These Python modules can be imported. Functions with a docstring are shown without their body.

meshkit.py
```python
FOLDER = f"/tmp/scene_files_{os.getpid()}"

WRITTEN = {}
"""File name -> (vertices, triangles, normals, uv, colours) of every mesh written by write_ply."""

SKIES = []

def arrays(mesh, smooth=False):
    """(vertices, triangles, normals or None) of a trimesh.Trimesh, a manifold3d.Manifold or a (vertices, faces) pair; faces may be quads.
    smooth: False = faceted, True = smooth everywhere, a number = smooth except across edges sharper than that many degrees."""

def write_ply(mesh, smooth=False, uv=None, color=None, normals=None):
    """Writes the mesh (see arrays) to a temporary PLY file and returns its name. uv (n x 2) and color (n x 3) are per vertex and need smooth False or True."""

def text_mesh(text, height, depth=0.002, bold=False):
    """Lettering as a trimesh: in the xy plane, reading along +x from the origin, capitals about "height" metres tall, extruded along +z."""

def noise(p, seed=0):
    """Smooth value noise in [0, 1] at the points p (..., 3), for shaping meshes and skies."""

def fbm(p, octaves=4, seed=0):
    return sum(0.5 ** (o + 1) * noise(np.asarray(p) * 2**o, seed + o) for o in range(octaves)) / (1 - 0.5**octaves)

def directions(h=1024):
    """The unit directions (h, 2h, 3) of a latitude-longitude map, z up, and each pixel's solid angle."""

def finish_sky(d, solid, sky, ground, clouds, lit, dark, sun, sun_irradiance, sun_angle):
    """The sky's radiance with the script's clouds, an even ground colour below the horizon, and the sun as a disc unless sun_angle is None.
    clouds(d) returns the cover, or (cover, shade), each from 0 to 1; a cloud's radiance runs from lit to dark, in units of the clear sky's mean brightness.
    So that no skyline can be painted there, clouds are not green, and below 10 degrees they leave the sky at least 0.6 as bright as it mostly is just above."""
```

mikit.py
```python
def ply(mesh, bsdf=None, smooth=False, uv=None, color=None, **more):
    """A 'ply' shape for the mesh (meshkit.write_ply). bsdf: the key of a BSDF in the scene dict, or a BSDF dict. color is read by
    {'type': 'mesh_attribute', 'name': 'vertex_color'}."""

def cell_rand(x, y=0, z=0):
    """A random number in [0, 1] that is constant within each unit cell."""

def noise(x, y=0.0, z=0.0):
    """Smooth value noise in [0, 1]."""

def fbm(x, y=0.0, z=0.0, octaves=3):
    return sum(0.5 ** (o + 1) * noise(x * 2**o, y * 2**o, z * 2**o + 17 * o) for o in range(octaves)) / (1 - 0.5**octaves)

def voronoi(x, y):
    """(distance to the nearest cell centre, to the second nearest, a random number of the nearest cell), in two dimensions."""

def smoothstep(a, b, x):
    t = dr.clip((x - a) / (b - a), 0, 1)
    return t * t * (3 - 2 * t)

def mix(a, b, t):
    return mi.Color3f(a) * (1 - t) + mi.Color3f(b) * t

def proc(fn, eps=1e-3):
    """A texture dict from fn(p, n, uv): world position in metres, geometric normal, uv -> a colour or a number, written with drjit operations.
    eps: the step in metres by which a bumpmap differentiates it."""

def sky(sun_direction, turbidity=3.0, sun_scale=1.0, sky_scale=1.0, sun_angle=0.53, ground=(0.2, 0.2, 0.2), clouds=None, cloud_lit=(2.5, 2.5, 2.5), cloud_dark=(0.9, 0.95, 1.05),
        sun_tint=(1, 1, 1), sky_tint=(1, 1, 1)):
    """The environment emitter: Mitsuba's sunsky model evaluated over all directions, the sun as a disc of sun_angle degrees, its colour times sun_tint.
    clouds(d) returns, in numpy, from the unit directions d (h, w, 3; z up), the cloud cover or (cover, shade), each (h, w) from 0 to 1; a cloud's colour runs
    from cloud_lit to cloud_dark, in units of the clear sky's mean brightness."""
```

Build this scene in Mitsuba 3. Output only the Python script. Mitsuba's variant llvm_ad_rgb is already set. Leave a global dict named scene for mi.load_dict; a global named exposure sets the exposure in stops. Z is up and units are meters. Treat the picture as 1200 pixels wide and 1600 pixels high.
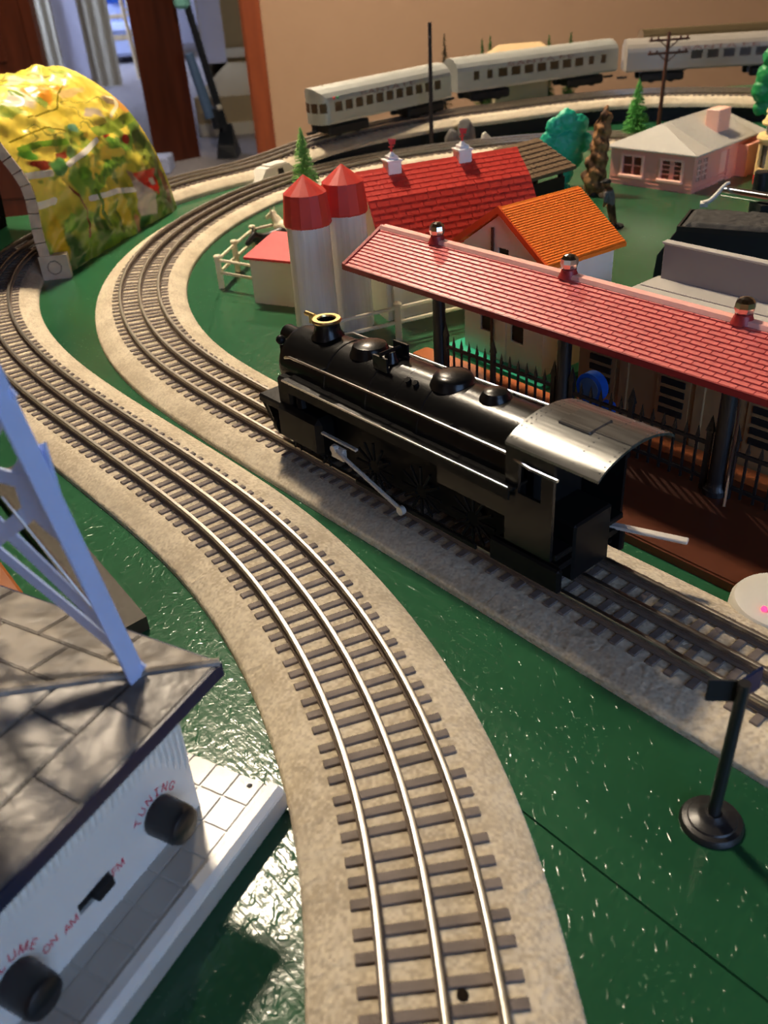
import math
import numpy as np
import trimesh
import manifold3d as m3
import shapely.geometry as sg
from shapely import affinity
from scipy.interpolate import CubicSpline
from scipy.spatial import ConvexHull
import drjit as dr
import mitsuba as mi
import mikit
import meshkit
from mikit import noise, fbm, smoothstep, mix, cell_rand

T = mi.ScalarTransform4f
scene, labels, taken = {}, {}, {}
MM = 0.001
# All lengths below are written in millimetres (x right, y away from the viewer, z up, table top at z = 0) and become metres in add().

# ------------------------------------------------------------------ camera
PITCH, ROLL, CAMZ, FPX = math.radians(32.833), math.radians(-3.9356), 254.6, 1400.0
c_, s_ = math.cos(PITCH), math.sin(PITCH)
FWD = np.array([0, c_, -s_]); UP0 = np.array([0, s_, c_]); RIGHT0 = np.array([1.0, 0, 0])
UPV = -math.sin(ROLL) * RIGHT0 + math.cos(ROLL) * UP0
EYE = np.array([0, 0, CAMZ]) * MM
scene['camera'] = {'type': 'thinlens', 'fov': 2 * math.degrees(math.atan(600 / FPX)), 'fov_axis': 'x',
                   'to_world': T().look_at(origin=EYE.tolist(), target=(EYE + FWD).tolist(), up=UPV.tolist()),
                   'aperture_radius': 0.0009, 'focus_distance': 0.46, 'near_clip': 0.01, 'far_clip': 100.0}
exposure = 0.8
LAMP_COLOR = (1.0, 0.83, 0.62)
LAMP1, LAMP2 = (-430, 1430, 1720), (-140, 2650, 1720)
LAMP1_POWER, LAMP2_POWER = 260.0, 750.0
WINDOW_POWER = (0.66, 1.2, 2.25)
FAR_WINDOW_POWER = (3.0, 3.6, 5.2)
FLOOR, CEIL = -620.0, 1720.0

# ------------------------------------------------------------------ helpers
def numbered(key):
    n = taken.get(key, -1) + 1
    taken[key] = n
    return key if n == 0 else '%s_%03d' % (key, n)

def ref(b): return {'type': 'ref', 'id': b}

def mesh_of(m):
    if hasattr(m, 'to_mesh'):
        q = m.to_mesh(); return np.array(q.vert_properties[:, :3], float), np.array(q.tri_verts)
    if isinstance(m, (tuple, list)):
        v, f = np.asarray(m[0], float), np.asarray(m[1], int)
        if f.shape[1] == 4: f = np.vstack([f[:, [0, 1, 2]], f[:, [0, 2, 3]]])
        return v, f
    return np.array(m.vertices, float), np.array(m.faces)

def ply(m, mat, smooth=False, uv=None, color=None):
    v, f = mesh_of(m)
    return mikit.ply(trimesh.Trimesh(v * MM, f, process=False), mat, smooth=smooth, uv=uv, color=color)

def mat4(o=(0, 0, 0), x=None, y=None, z=None, rz=None):
    M = np.eye(4)
    if rz is not None:
        c, s = math.cos(rz), math.sin(rz); M[:3, 0] = c, s, 0; M[:3, 1] = -s, c, 0
    if x is not None: M[:3, 0] = x
    if y is not None: M[:3, 1] = y
    if z is not None: M[:3, 2] = z
    M[:3, 3] = o
    return M

def tw(M):
    M = np.array(M, float); M[:3, 3] *= MM
    return T(M.tolist())

def add(name, m, mat=None, M=None, smooth=False, parent=None, uv=None, color=None):
    key = numbered(name if parent is None else parent + '__' + name)
    d = dict(m) if isinstance(m, dict) else ply(m, mat, smooth, uv, color)
    if mat is not None and isinstance(m, dict): d['bsdf'] = ref(mat)
    if M is not None: d['to_world'] = tw(M)
    scene[key] = d
    return key

def thing(name, label, cat, group=None):
    key = numbered(name)
    labels[key] = {'label': label, 'category': cat}
    if group: labels[key]['group'] = group
    return key

def solo(name, label, cat, m, mat, M=None, smooth=False, group=None, **kw):
    key = add(name, m, mat, M, smooth, **kw)
    labels[key] = {'label': label, 'category': cat}
    if group: labels[key]['group'] = group
    return key

def structure(name, m, mat, M=None, parent=None, **kw):
    key = add(name, m, mat, M, parent=parent, **kw)
    if parent is None: labels[key] = {'kind': 'structure'}
    return key

def stuff(key): labels.setdefault(key, {})['kind'] = 'stuff'
def lab(key, text): labels.setdefault(key, {})['label'] = text; return key

def cat(*ms):
    vs, fs, n = [], [], 0
    for m in ms:
        v, f = mesh_of(m); vs.append(v); fs.append(f + n); n += len(v)
    return np.vstack(vs), np.vstack(fs)

def xf(m, M):
    v, f = mesh_of(m)
    return v @ np.array(M)[:3, :3].T + np.array(M)[:3, 3], f

def mv(m, x=0, y=0, z=0):
    v, f = mesh_of(m); return v + np.array([x, y, z]), f

BOXF = np.array([[0, 2, 3, 1], [4, 5, 7, 6], [0, 1, 5, 4], [2, 6, 7, 3], [0, 4, 6, 2], [1, 3, 7, 5]])
def box(x0, y0, z0, x1, y1, z1):
    v = np.array([[x, y, z] for x in (x0, x1) for y in (y0, y1) for z in (z0, z1)], float)
    f = np.array([[0, 1, 3, 2], [4, 6, 7, 5], [0, 4, 5, 1], [2, 3, 7, 6], [0, 2, 6, 4], [1, 5, 7, 3]])
    return v, np.vstack([f[:, [0, 1, 2]], f[:, [0, 2, 3]]])

def hull(pts):
    h = ConvexHull(np.asarray(pts, float)); p, f = h.points, h.simplices.copy()
    n = np.cross(p[f[:, 1]] - p[f[:, 0]], p[f[:, 2]] - p[f[:, 0]])
    bad = (n * h.equations[:, :3]).sum(1) < 0
    f[bad] = f[bad][:, ::-1]
    used = np.unique(f); idx = np.full(len(p), -1); idx[used] = np.arange(len(used))
    return p[used], idx[f]

def cbox(x0, y0, z0, x1, y1, z1, c=0.4):
    pts = []
    for x, sx in ((x0, 1), (x1, -1)):
        for y, sy in ((y0, 1), (y1, -1)):
            for z, sz in ((z0, 1), (z1, -1)):
                pts += [(x + sx * c, y + sy * c, z), (x + sx * c, y, z + sz * c), (x, y + sy * c, z + sz * c)]
    return hull(pts)

def prism(poly, h, z0=0.0):
    if not hasattr(poly, 'exterior'): poly = sg.Polygon(poly)
    m = trimesh.creation.extrude_polygon(poly, h, engine='earcut')
    return np.array(m.vertices) + [0, 0, z0], np.array(m.faces)

def lathe(profile, n=32):
    m = trimesh.creation.revolve(np.array(profile, float), sections=n)
    return np.array(m.vertices), np.array(m.faces)

def basis(d):
    d = np.asarray(d, float); d = d / np.linalg.norm(d)
    a = np.cross([0, 0, 1.0] if abs(d[2]) < .95 else [1.0, 0, 0], d); a /= np.linalg.norm(a)
    return a, np.cross(d, a), d

def rod(p0, p1, r0, r1=None, n=12):
    r1 = r0 if r1 is None else r1
    p0, p1 = np.array(p0, float), np.array(p1, float)
    a, b, d = basis(p1 - p0)
    t = np.arange(n) * 2 * np.pi / n
    ring = np.cos(t)[:, None] * a + np.sin(t)[:, None] * b
    v = np.vstack([p0 + ring * r0, p1 + ring * r1, [p0], [p1]])
    i = np.arange(n); j = (i + 1) % n
    f = np.vstack([np.stack([i, j, j + n], 1), np.stack([i, j + n, i + n], 1), np.stack([i * 0 + 2 * n, j, i], 1), np.stack([i * 0 + 2 * n + 1, i + n, j + n], 1)])
    return v, f

def tube(path, r, n=8):
    path = np.array(path, float); k = len(path)
    tan = np.gradient(path, axis=0); tan /= np.linalg.norm(tan, axis=1, keepdims=True)
    a, _, _ = basis(tan[0]); vs = []
    t = np.arange(n) * 2 * np.pi / n
    for i in range(k):
        a = a - tan[i] * (a @ tan[i]); a /= np.linalg.norm(a); b = np.cross(tan[i], a)
        rr = r[i] if np.ndim(r) else r
        vs.append(path[i] + rr * (np.cos(t)[:, None] * a + np.sin(t)[:, None] * b))
    v = np.vstack(vs + [path[:1], path[-1:]]); f = []
    i = np.arange(n); j = (i + 1) % n
    for q in range(k - 1):
        o = q * n
        f += [np.stack([o + i, o + j, o + j + n], 1), np.stack([o + i, o + j + n, o + i + n], 1)]
    e = k * n
    f += [np.stack([i * 0 + e, j, i], 1), np.stack([i * 0 + e + 1, (k - 1) * n + i, (k - 1) * n + j], 1)]
    return v, np.vstack(f)

def sphere(p, r, sub=2):
    m = trimesh.creation.icosphere(subdivisions=sub, radius=1.0)
    return np.array(m.vertices) * np.asarray(r) + np.asarray(p), np.array(m.faces)

def mf(m):
    v, f = mesh_of(m)
    return m3.Manifold(m3.Mesh(np.asarray(v, np.float32), np.asarray(f, np.uint32)))

def cut(a, *bs):
    r = mf(a)
    for b in bs: r = r - mf(b)
    return r

def sweep(pts, nor, prof):
    """Closed profile [(lateral, up)] carried along pts with the level normals nor."""
    pts, nor, prof = np.asarray(pts, float), np.asarray(nor, float), np.asarray(prof, float)
    k, n = len(pts), len(prof)
    v = (pts[:, None, :] + prof[None, :, :1] * nor[:, None, :] + prof[None, :, 1:] * np.array([0, 0, 1.0])).reshape(-1, 3)
    i = np.arange(n); j = (i + 1) % n; f = []
    for q in range(k - 1):
        o = q * n
        f += [np.stack([o + i, o + n + i, o + n + j], 1), np.stack([o + i, o + n + j, o + j], 1)]
    cap = np.stack([np.zeros(n - 2, int), np.arange(1, n - 1), np.arange(2, n)], 1)
    f += [cap, cap[:, ::-1] + (k - 1) * n]
    return v, np.vstack(f)

def blob(bones, edge=2.0, rounds=8, sub=2):
    """One continuous figure: the hulls of the spheres at the two ends of every bone, united, refined and smoothed."""
    s = trimesh.creation.icosphere(subdivisions=sub); sv = np.array(s.vertices)
    u = None
    for p, rp, q, rq in bones:
        h = m3.Manifold.hull_points(np.vstack([sv * rp + np.array(p), sv * rq + np.array(q)]))
        u = h if u is None else u + h
    u = u.refine_to_length(edge)
    v, f = mesh_of(u)
    m = trimesh.Trimesh(v, f, process=True)
    trimesh.smoothing.filter_taubin(m, iterations=rounds)
    return np.array(m.vertices), np.array(m.faces)

# ------------------------------------------------------------------ materials
def rgb(r, g, b):   # from sRGB 0..255
    q = [x / 255 for x in (r, g, b)]
    return [x / 12.92 if x <= .04045 else ((x + .055) / 1.055) ** 2.4 for x in q]

def col(c): return c if isinstance(c, dict) else {'type': 'rgb', 'value': list(c)}

def material(name, c, rough=0.5, spec=0.5, metallic=0.0, bump=None, height=1.0, clearcoat=0.0, eps=2e-4, two=True):
    d = {'type': 'principled', 'base_color': col(c), 'roughness': rough, 'specular': spec, 'metallic': metallic}
    if clearcoat: d.update(clearcoat=clearcoat, clearcoat_gloss=0.95)
    if bump is not None:
        d = {'type': 'bumpmap', 'height_texture': mikit.proc(bump, eps), 'scale': height, 'nested': d}
    if two: d = {'type': 'twosided', 'bsdf': d}
    scene[name] = d
    return name

def c3(r, g, b): return mi.Color3f(*rgb(r, g, b))

def table_color(p, n, uv):
    a = fbm(p.x * 9, p.y * 9, 3.0)
    t = mix(rgb(30, 74, 48), rgb(40, 88, 58), smoothstep(0.3, 0.7, a))
    speck = smoothstep(0.86, 0.93, noise(p.x * 900, p.y * 900, 1.0)) * smoothstep(0.55, 0.7, noise(p.x * 30, p.y * 30, 5.0))
    return mix(t, c3(120, 150, 120), 0.3 * speck)
def table_bump(p, n, uv):
    q = p.x * 0.63 - p.y * 0.77
    r = p.x * 0.77 + p.y * 0.63
    return 0.00016 * fbm(q * 70, r * 640, 0.0) + 0.00012 * fbm(p.x * 420, p.y * 420, 2.0) + 0.00010 * smoothstep(0.72, 0.86, noise(p.x * 520, p.y * 400, 7.0)) + 0.0002 * noise(p.x * 60, p.y * 60, 4.0)
material('m_table', mikit.proc(table_color), 0.17, 0.5, bump=table_bump, eps=2e-4)

def bed_color(p, n, uv):
    a = fbm(p.x * 60, p.y * 60, p.z * 60); b = noise(p.x * 900, p.y * 900, p.z * 900)
    return mix(rgb(176, 162, 138), rgb(208, 196, 172), smoothstep(.25, .75, .55 * a + .45 * b))
def bed_bump(p, n, uv):
    return 0.0009 * fbm(p.x * 420, p.y * 420, p.z * 420)
material('m_roadbed', mikit.proc(bed_color), 0.9, 0.15, bump=bed_bump)

def tie_color(p, n, uv):
    a = noise(p.x * 160, p.y * 160, p.z * 300)
    return mix(rgb(92, 82, 76), rgb(126, 114, 106), a)
material('m_tie', mikit.proc(tie_color), 0.65, 0.3)
material('m_rail', (0.44, 0.40, 0.35), 0.34, 0.5, 1.0)
material('m_railfoot', rgb(112, 98, 86), 0.45, 0.4)
material('m_pin', (0.7, 0.66, 0.6), 0.2, 0.5, 1.0)

material('m_loco', (0.007, 0.007, 0.007), 0.24, 0.32)
material('m_locodark', (0.006, 0.006, 0.006), 0.45, 0.15)
material('m_cabroof', mikit.proc(lambda p, n, uv: mix((0.12, 0.12, 0.115), (0.26, 0.26, 0.25), noise((p.x * .77 + p.y * .63) * 900, (p.x * -.63 + p.y * .77) * 60, 2.0))), 0.27, 0.6, 0.8)
material('m_brass', (0.78, 0.6, 0.28), 0.25, 0.5, 1.0)
material('m_rod', (0.62, 0.58, 0.52), 0.4, 0.6, 0.3)
material('m_steel', (0.72, 0.7, 0.66), 0.22, 0.5, 1.0)
material('m_chrome', (0.8, 0.78, 0.74), 0.12, 0.5, 1.0)
material('m_black', (0.014, 0.014, 0.015), 0.35, 0.5)
material('m_blackmatte', (0.012, 0.012, 0.012), 0.6, 0.3)
material('m_blacktop', rgb(48, 46, 44), 0.7, 0.4, bump=lambda p, n, uv: 0.0012 * fbm(p.x * 260, p.y * 260, p.z * 260), height=1.0)

def silver_color(p, n, uv):
    return mix((0.40, 0.41, 0.375), (0.50, 0.51, 0.47), fbm(p.x * 40, p.y * 40, p.z * 90))
material('m_silver', mikit.proc(silver_color), 0.42, 0.5, 0.45)
material('m_silverdark', (0.32, 0.29, 0.25), 0.42, 0.5, 0.15)
material('m_goldcar', (0.30, 0.23, 0.13), 0.26, 0.5, 0.8)
material('m_carwindow', rgb(70, 50, 32), 0.3, 0.5)
material('m_redpaint', rgb(190, 50, 44), 0.5, 0.4)
material('m_lettering', rgb(116, 76, 68), 0.6, 0.3)

material('m_redroof', rgb(204, 62, 50), 0.42, 0.5)
material('m_stationroof', rgb(204, 98, 90), 0.38, 0.6)
material('m_stationroofdark', rgb(150, 40, 40), 0.4, 0.5)
material('m_ridge', rgb(236, 178, 166), 0.35, 0.5)
material('m_shedred', rgb(226, 66, 66), 0.5, 0.4)
def cream_color(p, n, uv):
    return mix(rgb(216, 208, 190), rgb(232, 226, 212), fbm(p.x * 50 + p.y * 50, p.z * 12, p.y * 50))
material('m_cream', mikit.proc(cream_color), 0.5, 0.4)
def silo_color(p, n, uv):
    return mix(rgb(206, 200, 188), rgb(232, 228, 220), fbm(p.x * 420, p.y * 420, p.z * 14))
material('m_silo', mikit.proc(silo_color), 0.45, 0.4)
material('m_ivory', rgb(238, 228, 196), 0.45, 0.4)
material('m_whiteplastic', rgb(232, 232, 228), 0.35, 0.5)
material('m_orange', rgb(232, 118, 34), 0.5, 0.4)
material('m_orangetrim', rgb(222, 84, 26), 0.5, 0.4)
material('m_teal', rgb(52, 176, 140), 0.35, 0.5)
material('m_tealtree', rgb(40, 178, 138), 0.42, 0.5)
material('m_greentree', rgb(34, 140, 72), 0.45, 0.5)
def brush_color(p, n, uv): return mix(rgb(90, 150, 70), rgb(176, 216, 132), noise(p.x * 900, p.y * 900, p.z * 900))
material('m_brush', mikit.proc(brush_color), 0.7, 0.2)
def brush_color2(p, n, uv): return mix(rgb(54, 130, 54), rgb(120, 196, 100), noise(p.x * 900, p.y * 900, p.z * 900))
material('m_brushdeep', mikit.proc(brush_color2), 0.7, 0.2)
material('m_brushbrown', rgb(86, 72, 48), 0.8, 0.2)
material('m_brushdark', rgb(54, 92, 40), 0.8, 0.2)
material('m_tan', rgb(150, 118, 80), 0.6, 0.3)
material('m_sand', rgb(196, 166, 122), 0.5, 0.4)
material('m_brownbase', rgb(84, 42, 24), 0.35, 0.5)
material('m_baserim', rgb(176, 98, 50), 0.45, 0.4)
material('m_greydeck', rgb(176, 170, 160), 0.55, 0.4)
material('m_greywall', rgb(132, 124, 122), 0.5, 0.4)
material('m_pink', rgb(238, 164, 142), 0.45, 0.4)
material('m_pinktrim', rgb(246, 192, 168), 0.45, 0.4)
material('m_pinkdark', rgb(104, 56, 42), 0.6, 0.3)
material('m_greyroof', rgb(186, 180, 166), 0.5, 0.4)
def bark_color(p, n, uv):
    return mix(rgb(70, 44, 24), rgb(168, 120, 74), smoothstep(.35, .7, fbm(p.x * 160, p.y * 160, p.z * 60)))
material('m_bark', mikit.proc(bark_color), 0.7, 0.3)
material('m_brownroof', rgb(104, 82, 58), 0.6, 0.3)
material('m_darkbrown', rgb(40, 28, 20), 0.6, 0.3)
material('m_polebrown', rgb(84, 50, 34), 0.55, 0.3)
material('m_poledark', rgb(44, 36, 34), 0.55, 0.3)
material('m_rock', rgb(112, 108, 104), 0.8, 0.2, bump=lambda p, n, uv: 0.002 * fbm(p.x * 150, p.y * 150, p.z * 150))
material('m_blue', rgb(30, 100, 210), 0.35, 0.5)
material('m_white', rgb(206, 202, 190), 0.4, 0.5)
material('m_switch', rgb(206, 202, 190), 0.5, 0.4)
material('m_glass', rgb(90, 92, 96), 0.1, 0.8)
material('m_yellowcream', rgb(238, 206, 140), 0.45, 0.4)
material('m_radio', rgb(232, 230, 220), 0.35, 0.5)
material('m_radiobase', rgb(178, 174, 164), 0.28, 0.5)
material('m_tower', rgb(192, 208, 244), 0.35, 0.5)
material('m_redtext', rgb(206, 54, 74), 0.6, 0.3)
material('m_navy', rgb(16, 30, 62), 0.3, 0.4)
material('m_olive', rgb(48, 40, 25), 0.5, 0.3)
material('m_orangetoy', rgb(136, 70, 16), 0.4, 0.5)
def slate_color(p, n, uv):
    a = fbm(p.x * 90, p.y * 90, 4.0)
    return mix(rgb(88, 82, 76), rgb(146, 138, 126), smoothstep(.3, .72, a))
material('m_slate', mikit.proc(slate_color), 0.42, 0.5, bump=lambda p, n, uv: 0.0007 * fbm(p.x * 160, p.y * 160, 1.0))
material('m_slatedark', rgb(60, 54, 50), 0.5, 0.4)
def plaster(p, n, uv): return mix(rgb(168, 138, 112), rgb(176, 146, 120), fbm(p.x * 2, p.y * 2, p.z * 2))
material('m_wall', mikit.proc(plaster), 0.9, 0.1)
material('m_ceiling', rgb(96, 84, 70), 0.9, 0.1)
material('m_walldark', rgb(112, 88, 68), 0.9, 0.1)
def carpet_color(p, n, uv): return mix(rgb(120, 116, 122), rgb(148, 144, 148), noise(p.x * 200, p.y * 200, 0.0))
material('m_carpet', mikit.proc(carpet_color), 0.95, 0.05)
def cherry_color(p, n, uv):
    return mix(rgb(52, 22, 12), rgb(86, 38, 20), fbm(p.x * 30, p.y * 30, p.z * 3))
material('m_cherry', mikit.proc(cherry_color), 0.32, 0.5)
def oak_color(p, n, uv): return mix(rgb(112, 50, 22), rgb(142, 70, 34), fbm(p.x * 60, p.y * 60, p.z * 4))
material('m_oak', mikit.proc(oak_color), 0.4, 0.5)
material('m_beige', rgb(170, 154, 124), 0.8, 0.2)
material('m_curtain', rgb(176, 168, 148), 0.9, 0.1)
material('m_paledoor', rgb(196, 196, 216), 0.6, 0.3)
material('m_stoolwood', rgb(190, 172, 140), 0.5, 0.4)
material('m_bluecloth', rgb(50, 90, 170), 0.8, 0.2)
material('m_palecloth', rgb(170, 180, 214), 0.8, 0.2)
material('m_vacdark', rgb(26, 32, 40), 0.4, 0.5)
material('m_vacblue', rgb(84, 112, 150), 0.35, 0.5)
material('m_vacteal', rgb(130, 200, 190), 0.35, 0.5)
material('m_lampbody', rgb(220, 214, 200), 0.5, 0.4)
material('m_dirt', rgb(30, 22, 14), 0.9, 0.1)

def emitter(c): return {'type': 'area', 'radiance': {'type': 'rgb', 'value': list(c)}}

# ------------------------------------------------------------------ room and its lights
XL, XR, YB, YW = -3000, 1750, -520, 3400
structure('floor', box(XL, YB, FLOOR - 40, 2600, 11200, FLOOR), 'm_carpet')
structure('ceiling', box(XL, YB, CEIL, 2600, 11200, CEIL + 40), 'm_ceiling')
structure('wall_left', box(XL - 60, YB, FLOOR, XL, 11200, CEIL), 'm_walldark')
structure('wall_right', box(XR, YB, FLOOR, XR + 60, YW, CEIL), 'm_walldark')
# the wall behind the viewer has the daylight window
WX0, WX1, WZ0, WZ1 = 210, 960, 70, 760
fwall = cut(box(XL, YB - 60, FLOOR, XR, YB, CEIL), box(WX0, YB - 65, WZ0, WX1, YB + 5, WZ1))
structure('wall_front', fwall, 'm_walldark')
WM = (WX0 + WX1) / 2
wn = structure('window_1', cat(box(WX0 - 60, YB, WZ0 - 60, WX1 + 60, YB + 20, WZ0), box(WX0 - 60, YB, WZ1, WX1 + 60, YB + 20, WZ1 + 60), box(WX0 - 60, YB, WZ0, WX0, YB + 20, WZ1), box(WX1, YB, WZ0, WX1 + 60, YB + 20, WZ1), box(WM - 15, YB - 30, WZ0, WM + 15, YB - 5, WZ1)), 'm_white')
pane = add('pane', (np.array([[WX0, YB - 40, WZ0], [WX1, YB - 40, WZ0], [WX1, YB - 40, WZ1], [WX0, YB - 40, WZ1]], float), np.array([[0, 2, 1], [0, 3, 2]])), 'm_white', parent='window_1')
scene[pane]['emitter'] = emitter(WINDOW_POWER)
# back wall: solid to the right of the wood jamb, openings to the left of it
structure('wall_back', box(-294, YW, FLOOR, 2600, YW + 120, CEIL), 'm_wall')
structure('trim_1', cat(box(-352, YW - 16, FLOOR, -294, YW + 136, CEIL - 300), box(-366, YW + 30, FLOOR, -352, YW + 90, CEIL - 300)), 'm_oak')

def ceiling_lamp(pos, power, label, R=110):
    t = thing('ceiling_lamp', label, 'ceiling lamp')
    x, y, z = pos
    add('trim_ring', mv(lathe([(R, 0), (R + 34, 0), (R + 34, -6), (R + 14, -9), (R, -3), (R, 0)], 40), x, y, CEIL), 'm_lampbody', parent=t, smooth=35)
    k = add('lens', mv(rod((0, 0, -1), (0, 0, -2.5), R, n=40), x, y, CEIL), 'm_white', parent=t)
    scene[k]['emitter'] = emitter([power * c for c in LAMP_COLOR])
ceiling_lamp(LAMP1, LAMP1_POWER, 'round ceiling lamp above the layout table')
ceiling_lamp(LAMP2, LAMP2_POWER, 'smaller round ceiling lamp nearer the beige back wall', 52)

# ------------------------------------------------------------------ layout table
seam = np.array([40.3, 200.2]); sd = np.array([.635, -.772])
def halfplane(sign):
    n = np.array([sd[1], -sd[0]]) * sign
    return sg.Polygon([seam - sd * 4000, seam + sd * 4000, seam + sd * 4000 + n * 4000, seam - sd * 4000 + n * 4000])
top = sg.Polygon([(-330, -250), (1100, -250), (1100, 1680), (200, 1640), (120, 1462), (0, 1400), (-70, 1352), (-150, 1296), (-215, 1238), (-330, 1100), (-480, 1080), (-480, 560), (-330, 330), (-330, -250)])
tb = thing('layout_table', 'big table top painted glossy green under the toy railway', 'table')
near_poly = top.intersection(halfplane(-1)); far_poly = top.intersection(halfplane(1))
for pg in (near_poly, far_poly):
    add('panel', prism(pg.buffer(-0.35, join_style=2), 18, -18), 'm_table', parent=tb)
for x, y in ((-260, -180), (1000, -180), (1000, 1560), (-250, 1050)):
    add('leg', box(x - 40, y - 40, FLOOR, x + 40, y + 40, -18), 'm_darkbrown', parent=tb)

# ------------------------------------------------------------------ tracks
def path_of(pts, step=2.0):
    p = np.array(pts, float)
    t = np.r_[0, np.cumsum(np.linalg.norm(np.diff(p[:, :2], axis=0), axis=1))]
    cs = CubicSpline(t, p)
    q = cs(np.linspace(0, t[-1], int(t[-1] / step)))
    s = np.r_[0, np.cumsum(np.linalg.norm(np.diff(q[:, :2], axis=0), axis=1))]
    ss = np.arange(0, s[-1], step)
    q = np.stack([np.interp(ss, s, q[:, k]) for k in range(3)], 1)
    d = np.gradient(q, axis=0); d[:, 2] = 0; d /= np.linalg.norm(d, axis=1, keepdims=True)
    return ss, q, d, np.stack([-d[:, 1], d[:, 0], d[:, 2] * 0], 1)

def smooth_pts(pts, n=2):
    p = np.array(pts, float)
    for _ in range(n): p[1:-1] = p[1:-1] * .5 + (p[:-2] + p[2:]) * .25
    return p

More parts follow.
